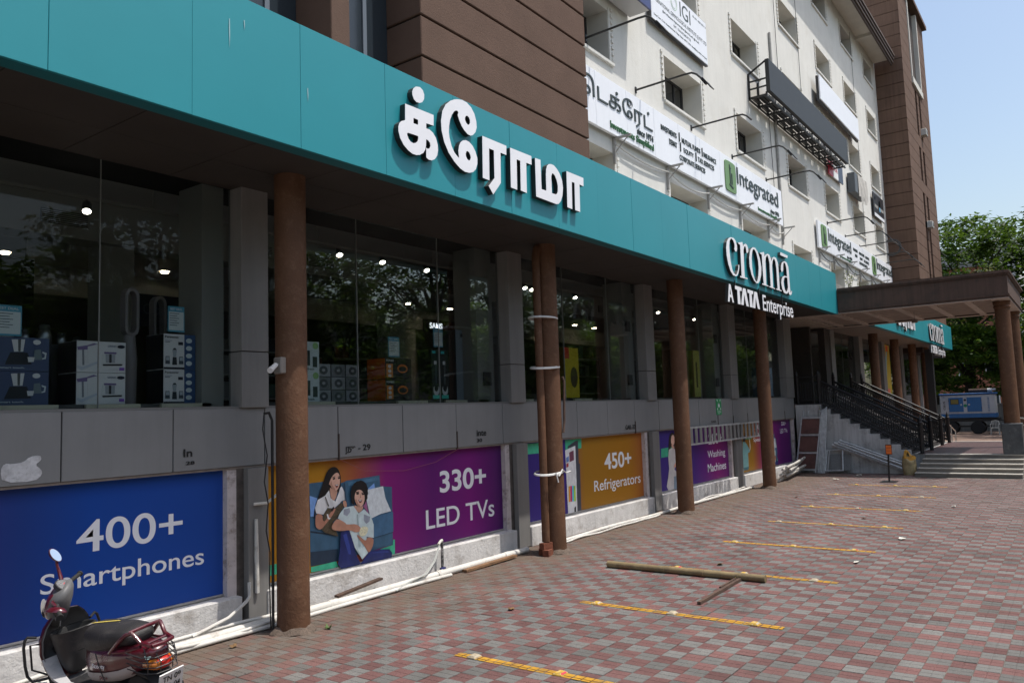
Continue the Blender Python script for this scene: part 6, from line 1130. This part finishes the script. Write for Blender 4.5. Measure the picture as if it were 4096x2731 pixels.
# price cards
for k,(x0,x1,z0,z1,tl,lb) in enumerate(((3.25,3.51,3.335,3.645,'BEST DEAL','left picture edge'),(5.09,5.3,3.485,3.79,'BEST DEAL','white mixer cartons'),(8.72,8.96,3.315,3.63,'BEST DEAL','vacuum cleaner cartons'),(9.77,10.0,3.52,3.835,'ONLY FOR US','black narrow cartons'))):
    t=thing('price_card',f'blue price card propped on the cartons by the {lb}' if k else 'blue price card propped at the left picture edge','price card',((x0+x1)/2,8.72,z0),'price cards')
    p=MB();p.box(x0,x1,8.712,8.72,z0,z1);p.obj('card',flat((62,120,140),2.),t);p=MB();p.box(x0+.01,x1-.012,8.709,8.7115,z0+.02,z1-.065);p.obj('card_sheet',flat((165,195,215),2.),t)
    text(tl,x0+.03,x1-.03,z1-.045,z1-.02,8.7115,.001,.012).obj('lettering',MWHITE,t)
    for q in range(6):
        p=MB();p.box(x0+.02,x0+.02+(.6 if q%2 else .75)*(x1-x0-.05),8.7078,8.7088,z1-.09-.028*q,z1-.083-.028*q);p.obj('print_line',flat((60,75,90),1.2),t)
# bladeless fans
MFAN=mat('fan_pale',(.3,.27,.27),.4)
for k,(x,y) in enumerate(((4.89,9.2),(5.47,9.6))):
    t=thing('bladeless_fan',f'tall pale bladeless fan in the first window, {["front","rear"][k]} one','fan',(x,y,3.0),'bladeless fans')
    lo,hi=3.45,4.04;pts=[];
    loop=[(x-.085,lo+.1),(x-.085,hi-.1)]+[(x-.085*math.cos(a),hi-.1+.1*math.sin(a)) for a in [math.pi*i/8 for i in range(1,8)]]+[(x+.085,hi-.1),(x+.085,lo+.1)]+[(x+.085*math.cos(a),lo+.1-.1*math.sin(a)) for a in [math.pi*i/8 for i in range(1,8)]]
    inn=[(x+(a-x)*.62,(lo+hi)/2+(b-(lo+hi)/2)*.86) for a,b in loop]
    shape([loop,inn],y-.06,y+.06).obj('fan_loop',MFAN,t);p=MB();p.lathe([(.075,2.65),(.085,3.2),(.06,3.47)],(x,y,0),20);p.obj('fan_base',MFAN,t,smooth=True)
# jars and mixers on a shelf behind, dark shelf units, hanging boards
MSTL=mat('dull_steel',(.3,.3,.3),.3,metal=.9);MWM=mat('mixer_white',(.42,.38,.35),.4)
p=MB();p.box(3.3,4.75,9.25,9.6,2.64,3.32);tag(p.obj('display_shelf',MDARK),'dark display shelf behind the cartons of the first window','shelf')
for k,(x,h,r_q) in enumerate(((3.62,.2,.07),(3.8,.16,.05),(4.0,.22,.075),(4.18,.14,.05),(4.35,.1,.05))):
    t=thing('mixer_jar',f'steel mixer jar on the dark shelf, {ORD[k] if k else "first"} from the left','jar',(x,9.35,3.32),'mixer jars on the shelf')
    p=MB();p.lathe([(r_q*.9,0),(r_q,.02),(r_q*.95,h*.6),(r_q*.7,h*.75)],(x,9.35,3.32),16);p.obj('jar_body',MSTL if k else MWM,t,smooth=True);p=MB();p.lathe([(r_q*.72,0),(r_q*.75,h*.25),(.02,h*.3)],(x,9.35,3.32+h*.75),16);p.obj('jar_lid',MDARK,t,smooth=True)
def hang(label,x0,x1,y,z0,z1,c,body=None,bc=(150,150,150),tb=None):
    t=thing('hanging_board',label,'hanging sign',((x0+x1)/2,y,z0));p=MB();p.box(x0,x1,y,y+.06,z0,z1);p.obj('board',mat('hang_%d'%int(x0*100),c,.5),t)
    if body:text(body,*(tb or (x0+.25*(x1-x0),x0+.9*(x1-x0),z0+.3*(z1-z0),z0+.7*(z1-z0))),y-.001,.002).obj('lettering',flat(bc,1.),t)
    p=MB()
    for x in(x0+.1,x1-.1):p.tube([(x,y+.03,z1),(x,y+.03,5.42)],.006,5)
    p.obj('hanger',MDARK,t);return t
hang('black hanging board reading photography in the second window',11.15,12.5,10.0,4.75,5.25,(.008,.008,.008),'photography',(120,122,120))
hang('dark navy hanging board in the first window',6.1,7.2,11.6,3.9,4.4,(.01,.014,.04),'Crompton',(60,70,90))
hang('dark hanging board with an orange strip at the left of the first window',3.9,4.9,11.8,4.1,4.75,(.012,.012,.014))
t=thing('brand_sign','lit white lettered sign deep inside the shop','sign',(15,13,4.4));p=MB();p.box(14.3,15.5,13.0,13.1,4.45,4.75);p.obj('board',MDARK,t);text('SAMSUNG',14.45,15.35,4.53,4.67,12.998,.003,.02).obj('lettering',mat('sign_lit',(.9,.93,1),.4,emis=1.6),t)
t=thing('brand_sign','dim red lettered strip in the second window','sign',(11.2,9.3,3.9));p=MB();p.box(10.75,11.6,9.32,9.36,3.9,4.06);p.obj('board',mat('usha_red',(.09,.01,.008),.5),t);text('USHA  US',10.8,11.55,3.95,4.01,9.318,.002,.01).obj('lettering',flat((170,120,110),1.),t)
# deeper dark shelving so that the rooms do not read as empty
for k,(x0,x1,y,h) in enumerate(((7.2,8.6,10.9,1.3),(9.0,10.8,12.5,1.2),(13.0,14.6,11.5,1.5),(15.2,16.3,10.4,1.0),(18.0,19.6,11.2,1.6),(21.8,23.6,10.8,1.5),(24.2,26.5,11.5,1.7),(1.2,2.8,10.5,1.4),(12.2,13.4,14,1.6))):
    t=thing('shelf_unit','dark shelf unit inside the '+['second window bay, left one','second window bay, right one','third window bay, middle one','third window bay, right one','fourth window bay, left one','fourth window bay, right one','fifth window bay','first window bay','third window bay, deepest one'][k],'shelf',((x0+x1)/2,y,2.34),'dark shelf units in the shop')
    p=MB();p.box(x0,x0+.04,y,y+.5,2.34,2.34+h);p.box(x1-.04,x1,y,y+.5,2.34,2.34+h);p.box(x0+.04,x1-.04,y+.46,y+.5,2.34,2.34+h);p.obj('shelf_sides',MDARK,t)
    for q in range(4):
        p=MB();p.box(x0+.04,x1-.04,y,y+.46,2.36+q*h/3.4,2.385+q*h/3.4);p.obj('shelf_board',MIWALL,t)
        for w_ in range(int((x1-x0)/.3)):
            if R.random()<.75:
                c=R.choice([(60,62,66),(90,88,84),(40,44,60),(110,60,40),(70,90,80),(120,120,118)]);bx=x0+.1+w_*.28;p=MB();p.cbox(bx,bx+.2,y+.08,y+.36,2.386+q*h/3.4,2.386+q*h/3.4+R.uniform(.12,h/4.2),.01);p.obj('shelf_item',flat(c,1.),t)
# round floor plates seen inside the glass of two bays (taped squares)
for k,(x,z) in enumerate(((11.05,4.35),(11.05,3.0),(16.45,4.3),(16.45,3.05),(21.8,4.3),(21.8,3.05))):
    p=MB();p.box(x-.12,x+.1,8.585,8.605,z-.12,z+.12);tag(p.obj('taped_square',mat('taped_dark',(.05,.05,.047),.7,var=.4,vs=20)),f'{"upper" if z>4 else "lower"} dark taped square on the inner pillar, {WHERE(x)}','panel','taped squares on the inner pillars')
# ================================================================ GENERATOR
gen=thing('generator_trailer','blue and white diesel generator on a wheeled trailer under the trees','generator',(58.9,6.4,0))
MGW=mat('generator_white',(.52,.53,.55),.5,var=.06,vs=2,streak=.12);MGB=mat('generator_blue',(.035,.15,.36),.45,var=.08,vs=2,streak=.1);MGBD=mat('generator_blue_dark',(.02,.1,.28),.5)
GX0=58.2
p=MB();p.cbox(GX0,59.7,4.88,7.94,1.3,2.5,.03);p.obj('canopy',MGW,gen);p=MB();p.cbox(GX0-.06,59.76,4.82,8.0,2.5,2.62,.03);p.obj('roof',MGBD,gen)
p=MB();p.cbox(GX0-.02,59.72,4.86,7.96,1.04,1.299,.02);p.obj('base',MGB,gen)
for a,b in((6.63,7.46),(5.6,6.42)):
    p=MB();p.cbox(GX0-.03,GX0-.001,a,b,1.43,2.34,.01);d=p.obj('door',MGB,gen)
    p=MB()
    for z in(1.6,2.1):p.box(GX0-.05,GX0-.03,(b-.03) if a>6.5 else (a),(b) if a>6.5 else (a+.03),z,z+.1)
    p.obj('hinge',MSTEEL,d)
    p=MB();y=a+.12 if a>6.5 else b-.12;p.box(GX0-.05,GX0-.03,y-.05,y+.05,1.83,1.93);p.obj('latch',MGALV,d)
p=MB();p.cbox(GX0-.042,GX0-.031,6.9,7.32,1.94,2.22,.004);p.obj('window',mat('yellowed_pane',(.25,.2,.06),.3),gen);p=MB();p.cbox(GX0-.038,GX0-.0305,6.87,7.35,1.91,2.25,.003);p.obj('window_gasket',MSTEEL,gen)
p=MB();p.lathe([(0,0),(.07,0),(.07,.02),(0,.02)],(GX0,6.52,2.18),16,ax=(-1,0,0));p.obj('port',MSTEEL,gen);p=MB();p.lathe([(0,0),(.1,0),(.1,.012),(0,.012)],(GX0,6.52,1.82),18,ax=(-1,0,0));p.obj('round_badge',mat('badge_green',(.02,.25,.12),.5),gen)
def xtext(body,yc,zc,length,h,m_,vert=True):
    tm=text(body,0,length,0,h,0,.003,.012);tm.v=[(GX0-.004+v[1],yc-h/2+ (h-v[2]) if False else yc+h/2-(h-v[2]) ,zc-length/2+v[0]) if vert else (GX0-.004+v[1],yc+length/2-v[0],zc+v[2]) for v in tm.v];tm.obj('lettering',m_,gen)
xtext('OJUS',7.7,1.85,.55,.15,MINK);xtext('ASHOK LEYLAND',5.23,1.95,.75,.1,MGB)
p=MB();p.lathe([(.03,0),(.05,0),(.05,.01),(.03,.01),(.03,0)],(GX0,5.23,1.48),14,ax=(-1,0,0));p.lathe([(.03,0),(.05,0),(.05,.01),(.03,.01),(.03,0)],(GX0,7.72,2.37),14,ax=(-1,0,0));p.obj('emblem',MGB,gen)
p=MB();p.tube([(59,6.35,2.75),(59,5.15,2.75)],.13,14);p.obj('silencer',mat('rusty_silencer',(.06,.035,.028),.8,var=.3,vs=8),gen,smooth=True);p=MB();p.tube([(59,5.3,2.75),(59,5.05,2.75)],.14,14);p.tube([(59,5.05,2.78),(59,4.85,2.82)],.06,10);p.obj('silencer_end',MGALV,gen,smooth=True)
p=MB();p.box(GX0+.1,59.6,4.7,8.1,.8,1.0);p.box(GX0+.1,GX0+.2,4.9,7.9,.45,.55);p.tube([(58.9,4.7,.85),(58.9,4.1,.75)],.05,8);p.obj('chassis',MSTEEL,gen)
for y in(7.44,5.93):
    for x in(GX0+.18,59.45):
        p=MB();p.lathe([(.2,-.11),(.36,-.12),(.41,-.08),(.41,.08),(.36,.12),(.2,.11)],(x,y,.41),26,ax=(1,0,0));wq=p.obj('wheel',MRUB,gen,smooth=True);p=MB();p.lathe([(0,-.06),(.08,-.09),(.2,-.06),(.21,-.1)],(x,y,.41),20,ax=(1,0,0));p.obj('hub',mat('hub_dark',(.06,.06,.06),.5),wq)
# plastic chair
ch=thing('plastic_chair','white plastic armchair beside the generator','chair',(57.2,4.9,0));MCHA=mat('chair_plastic',(.55,.53,.48),.5)
p=MB();p.cbox(56.98,57.42,4.68,5.12,.4,.43,.012);p.obj('seat',MCHA,ch)
for x,y in((57.0,4.7),(57.4,4.7),(57.0,5.1),(57.4,5.1)):
    p=MB();p.loft([[Vector((x+a,y+b,z)) for a,b in((-.025,-.025),(.025,-.025),(.025,.025),(-.025,.025))] for x,y,z in((x+(x-57.2)*.15,y+(y-4.9)*.15,0),(x,y,.4))]);p.obj('leg',MCHA,ch)
p=MB()
for k in range(5):y=4.74+k*.08;p.tube([(57.4,y,.42),(57.46,y,.65),(57.52,y*.92+4.9*.08,.84)],.014,6)
p.tube([(57.44,4.66,.62),(57.52,4.72,.82),(57.54,4.9,.86),(57.52,5.08,.82),(57.44,5.14,.62)],.02,7);p.obj('backrest',MCHA,ch,smooth=True)
for y in(4.67,5.13):
    p=MB();p.tube([(57.02,y,.42),(56.98,y,.62),(57.2,y,.64),(57.44,y,.62)],.018,7);p.obj('armrest',MCHA,ch,smooth=True)
# ================================================================ BEYOND: wall, buildings
fc=MB();fc.add([(35.96,-20,.004),(63.5,-20,.004),(63.5,8.3,.004),(35.96,8.3,.004)],[(0,1,2,3)]);struct(fc.obj('forecourt',mat('forecourt_brick',(.2,.135,.105),.9,var=.25,vs=.9,dirt=((.1,.075,.06),.6,1.2),bump=.3,bs=12)))
p=MB();p.box(63.5,63.8,-14,14,0,1.75);p.box(63.42,63.88,-14,14,1.75,1.87);tag(p.obj('boundary_wall',mat('boundary_grey',(.2,.19,.175),.9,var=.25,vs=.8,streak=.3)),'low grey boundary wall behind the generator','wall')
p=MB();p.box(55.5,57.5,8.1,8.6,.1,1.7);tag(p.obj('blue_barrel_box',mat('deep_blue',(.02,.04,.16),.5)),'dark blue cabinet between the black post and the shop pillar','cabinet')
def far_house(label,x,y0,y1,h,c,n,floors,wc=(.05,.06,.07)):
    t=thing('apartment_house',label,'building',(x,(y0+y1)/2,0));mm=mat('far_wall_%d'%int(x),c,.9,var=.08,vs=.2);p=MB();p.box(x,x+12,y0,y1,0,h);p.obj('wall',mm,t)
    p=MB();p.box(x-.3,x+12.3,y0-.3,y1+.3,h,h+.5);p.obj('roof',mat('far_roof',(.25,.24,.23),.9),t)
    for f in range(floors):
        for k in range(n):
            yy=y0+(k+.3)*(y1-y0)/n;z=1.2+f*3.1
            p=MB();p.box(x-.06,x-.01,yy,yy+(y1-y0)/n*.45,z,z+1.5);o=p.obj('window',mat('far_frame',(.6,.6,.58),.7),t);p=MB();p.box(x-.09,x-.061,yy+.1,yy+(y1-y0)/n*.45-.1,z+.1,z+1.4);p.obj('pane',mat('far_pane',wc,.2),o)
far_house('red brick house with white window frames glimpsed behind the trees',92,6.5,16,15.5,(.26,.1,.06),4,5)
far_house('pale grey apartment block glimpsed above the porch through the trees',135,7,19,24,(.5,.5,.5),5,9)
far_house('pale house at the right edge behind the trees',100,-12,3.5,12,(.42,.41,.4),5,4)
# ================================================================ TREES
def leafmat(name,c):
    m=bpy.data.materials.new(name);m.use_nodes=True;n=m.node_tree;N=n.nodes;L=n.links;b=N['Principled BSDF'];b.inputs['Roughness'].default_value=.5;b.inputs['Specular IOR Level'].default_value=.35
    g=N.new('ShaderNodeNewGeometry');q=N.new('ShaderNodeTexNoise');q.inputs['Scale'].default_value=.6;L.new(g.outputs['Position'],q.inputs['Vector']);mr=N.new('ShaderNodeMapRange');mr.inputs[1].default_value=.3;mr.inputs[2].default_value=.7;mr.inputs[3].default_value=.65;mr.inputs[4].default_value=1.4;L.new(q.outputs[0],mr.inputs[0])
    v=N.new('ShaderNodeVectorMath');v.operation='SCALE';v.inputs[0].default_value=c;L.new(mr.outputs[0],v.inputs['Scale']);L.new(v.outputs[0],b.inputs['Base Color'])
    t=N.new('ShaderNodeBsdfTranslucent');v2=N.new('ShaderNodeVectorMath');v2.operation='MULTIPLY';v2.inputs[1].default_value=(1.5,1.4,.6);L.new(v.outputs[0],v2.inputs[0]);L.new(v2.outputs[0],t.inputs[0])
    x=N.new('ShaderNodeMixShader');x.inputs[0].default_value=.5;L.new(b.outputs[0],x.inputs[1]);L.new(t.outputs[0],x.inputs[2]);L.new(x.outputs[0],N['Material Output'].inputs[0]);return m
ML=[leafmat('leaf_mid',(.04,.08,.02)),leafmat('leaf_light',(.056,.102,.022)),leafmat('leaf_dark',(.026,.055,.016))]
ML2=[leafmat('bright_leaf_mid',(.085,.16,.03)),leafmat('bright_leaf_light',(.13,.21,.04)),leafmat('bright_leaf_dark',(.05,.1,.024))]
MBARK=mat('bark',(.055,.042,.033),.9,var=.3,vs=5,bump=.8,bs=14)
def tree(label,pos,zc,rx,ry,rz,clumps,per,seed,leaf=.3,lean=(0,0),tr=.35,group='trees behind the generator'):
    q=random.Random(seed);x,y=pos;t=thing('leafy_tree',label,'tree',(x,y,0),group);OFF[t]=Vector((x,y,0));top=Vector((x+lean[0],y+lean[1],zc-rz*.35))
    cs=[]
    while len(cs)<clumps:
        a=Vector((q.uniform(-1,1),q.uniform(-1,1),q.uniform(-1,1)))
        if not .3<a.length<1:continue
        if a.z<-.2 and q.random()<.5:continue
        cs.append(Vector((x+lean[0]+a.x*rx,y+lean[1]+a.y*ry,zc+a.z*rz)))
    b=MB();mid=Vector((x+lean[0]*.4+q.uniform(-.3,.3),y+lean[1]*.4,top.z*.5));b.tube([(x,y,-.1),(x,y,.4),mid,top],[tr*1.25,tr,tr*.8,tr*.5],12);b.obj('trunk',MBARK,t,smooth=True)
    b=MB()
    for c in cs[::max(1,clumps//22)]:
        s_=mid.lerp(top,q.uniform(.3,1));m1=s_.lerp(c,.5)+Vector((q.uniform(-.5,.5),q.uniform(-.5,.5),q.uniform(0,.7)));b.tube([s_,m1,c],[tr*.35,tr*.18,.03],7)
    b.obj('branches',MBARK,t,smooth=True)
    V=[];F=[];MI=[]
    for c in cs:
        cr=q.uniform(.55,1.15)*min(1,rx/4);mi=q.choice((0,0,1,2)) if c.z<zc+.3*rz else q.choice((0,1,1,0))
        for k in range(per):
            d=Vector((q.gauss(0,1),q.gauss(0,1),q.gauss(0,.45)));p=c+d*cr*.55;n_=Vector((q.gauss(0,.5),q.gauss(0,.5),1)).normalized();u=n_.orthogonal().normalized();u.rotate(Quaternion(n_,q.uniform(0,6.28)));w_=n_.cross(u);l=leaf*q.uniform(.6,1.25);o=len(V)
            V+=[p-u*l*.5,p+w_*l*.24+u*l*.05,p+u*l*.5-n_*l*.12,p-w_*l*.24+u*l*.05];F.append((o,o+1,o+2,o+3));MI.append(mi)
    b=MB();b.v=[tuple(v) for v in V];b.f=F;b.m=MI;b.obj('crown',ML2 if zc<7 else ML,t);return t
T1=tree('tall spreading leafy tree rising right of the brown tower',(68,7.2),11.6,6.2,4.6,4.6,160,60,3,.42,(0,-.6),.3)
T2=tree('tall leafy tree with a thick leaning trunk at the right edge',(66,4.4),11.5,6,5.5,5.0,160,60,5,.42,(.5,-5.5),.4)
T3=tree('lower bushy tree behind the generator, left of the thick trunk',(72,10.2),6.0,4,3.6,3.4,120,55,8,.4,(0,-.4),.22)
T4=tree('bright low tree behind the generator roof',(65.5,7.4),5.2,2.6,3.2,2.6,130,60,9,.36,(0,-.4),.2)
T7=tree('large tree shading the generator from the right edge',(57.5,-2.2),12,4.5,5.2,3.6,120,55,21,.4,(0,0),.4)
T5=tree('dense low tree behind the porch columns',(73,1.5),6.2,4.5,4.6,4.2,140,55,12,.42,(0,0),.25)
for k,(x,y,s_,l) in enumerate(((64.8,4.2,.85,'right of the bright one'),(65.2,10.6,.95,'left of the bright one'),(64.6,1.0,.9,'at the right edge'))):
    c=copy_tree(T4,None,(x,y,0));c['label']='low bushy tree over the boundary wall, '+l;c.rotation_euler=(0,0,k*1.7+.8);c.scale=(s_,s_,s_)
def tcopy(src,x,y,label,rz,s=1.0):
    c=copy_tree(src,None,(x,y,0));c['label']=label;c['group']='trees across the forecourt';c.rotation_euler=(0,0,rz);c.scale=(s,s,s);return c
for k,(src,x,y,rz,s,l) in enumerate(((T1,4,-16,.5,.82,'first'),(T2,14,-16,1.9,.85,'second'),(T1,25,-16,3.1,.8,'third'),(T2,38,-15,4.2,.85,'fourth'),(T1,50,-15,5.4,.85,'fifth'),(T2,64,-16,.7,.85,'sixth'),(T1,78,-18,2.0,.9,'seventh'),(T2,95,-20,3.3,1,'eighth'),(T1,115,-24,.4,1.1,'ninth'))):
    tcopy(src,x,y,f'leafy tree across the forecourt, seen only in the glass, {l} along the row',rz,s)
t=thing('apartment_house','long building across the street, seen only as a reflection','building',(28,-30,0));p=MB();p.box(-30,190,-36,-29,0,10);p.obj('wall',mat('across_wall',(.2,.18,.16),.9,var=.2,vs=.3),t)
for f in range(3):
    for k in range(44):
        p=MB();p.box(-28+k*4.9,-26+k*4.9,-29.05,-28.98,1.2+f*3,2.8+f*3);p.obj('window',MWIN,t)
for k in range(14):tcopy((T3,T5)[k%2],-6+k*7.6,-17-(k%2)*1.5,f'low bushy tree across the forecourt, {["first","second","third","fourth","fifth","sixth","seventh","eighth","ninth","tenth","eleventh","twelfth","thirteenth","fourteenth"][k]} of the row seen in the glass',k*1.3,1.05)
# plants growing on the porch roof and canopy
def weed(label,x,y,z,h,n,seed):
    q=random.Random(seed);b=MB()
    for k in range(n):
        a=q.uniform(0,6.28);r_q=q.uniform(.05,.35);tip=Vector((x+r_q*math.cos(a),y+r_q*math.sin(a),z+h*q.uniform(.5,1)));b.tube([(x+q.uniform(-.1,.1),y+q.uniform(-.1,.1),z),(x+r_q*.4*math.cos(a),y+r_q*.4*math.sin(a),z+h*.4),tip],.006,4,mi=0)
        for i in range(9):
            c=Vector((x,y,z)).lerp(tip,q.uniform(.25,1.05));u=Vector((q.gauss(0,1),q.gauss(0,1),q.gauss(0,.6))).normalized()*.06;w_=u.orthogonal().normalized()*.025;b.add([c,c+u*.5+w_,c+u,c+u*.5-w_],[(0,1,2,3)],1)
    tag(b.obj('roof_weed',[MBARK,leafmat('weed_leaf_%d'%seed,(.12,.15,.03))]),label,'plant','weeds on the roofs')
weed('dry weed on the porch roof against the white wall',28.3,6.3,6.12,.75,8,1);weed('small weed on the porch roof beside the dry one',30.6,6.2,6.12,.5,8,2);weed('yellow-green weed at the outer corner of the porch roof',28.4,2.3,6.12,.3,14,3)
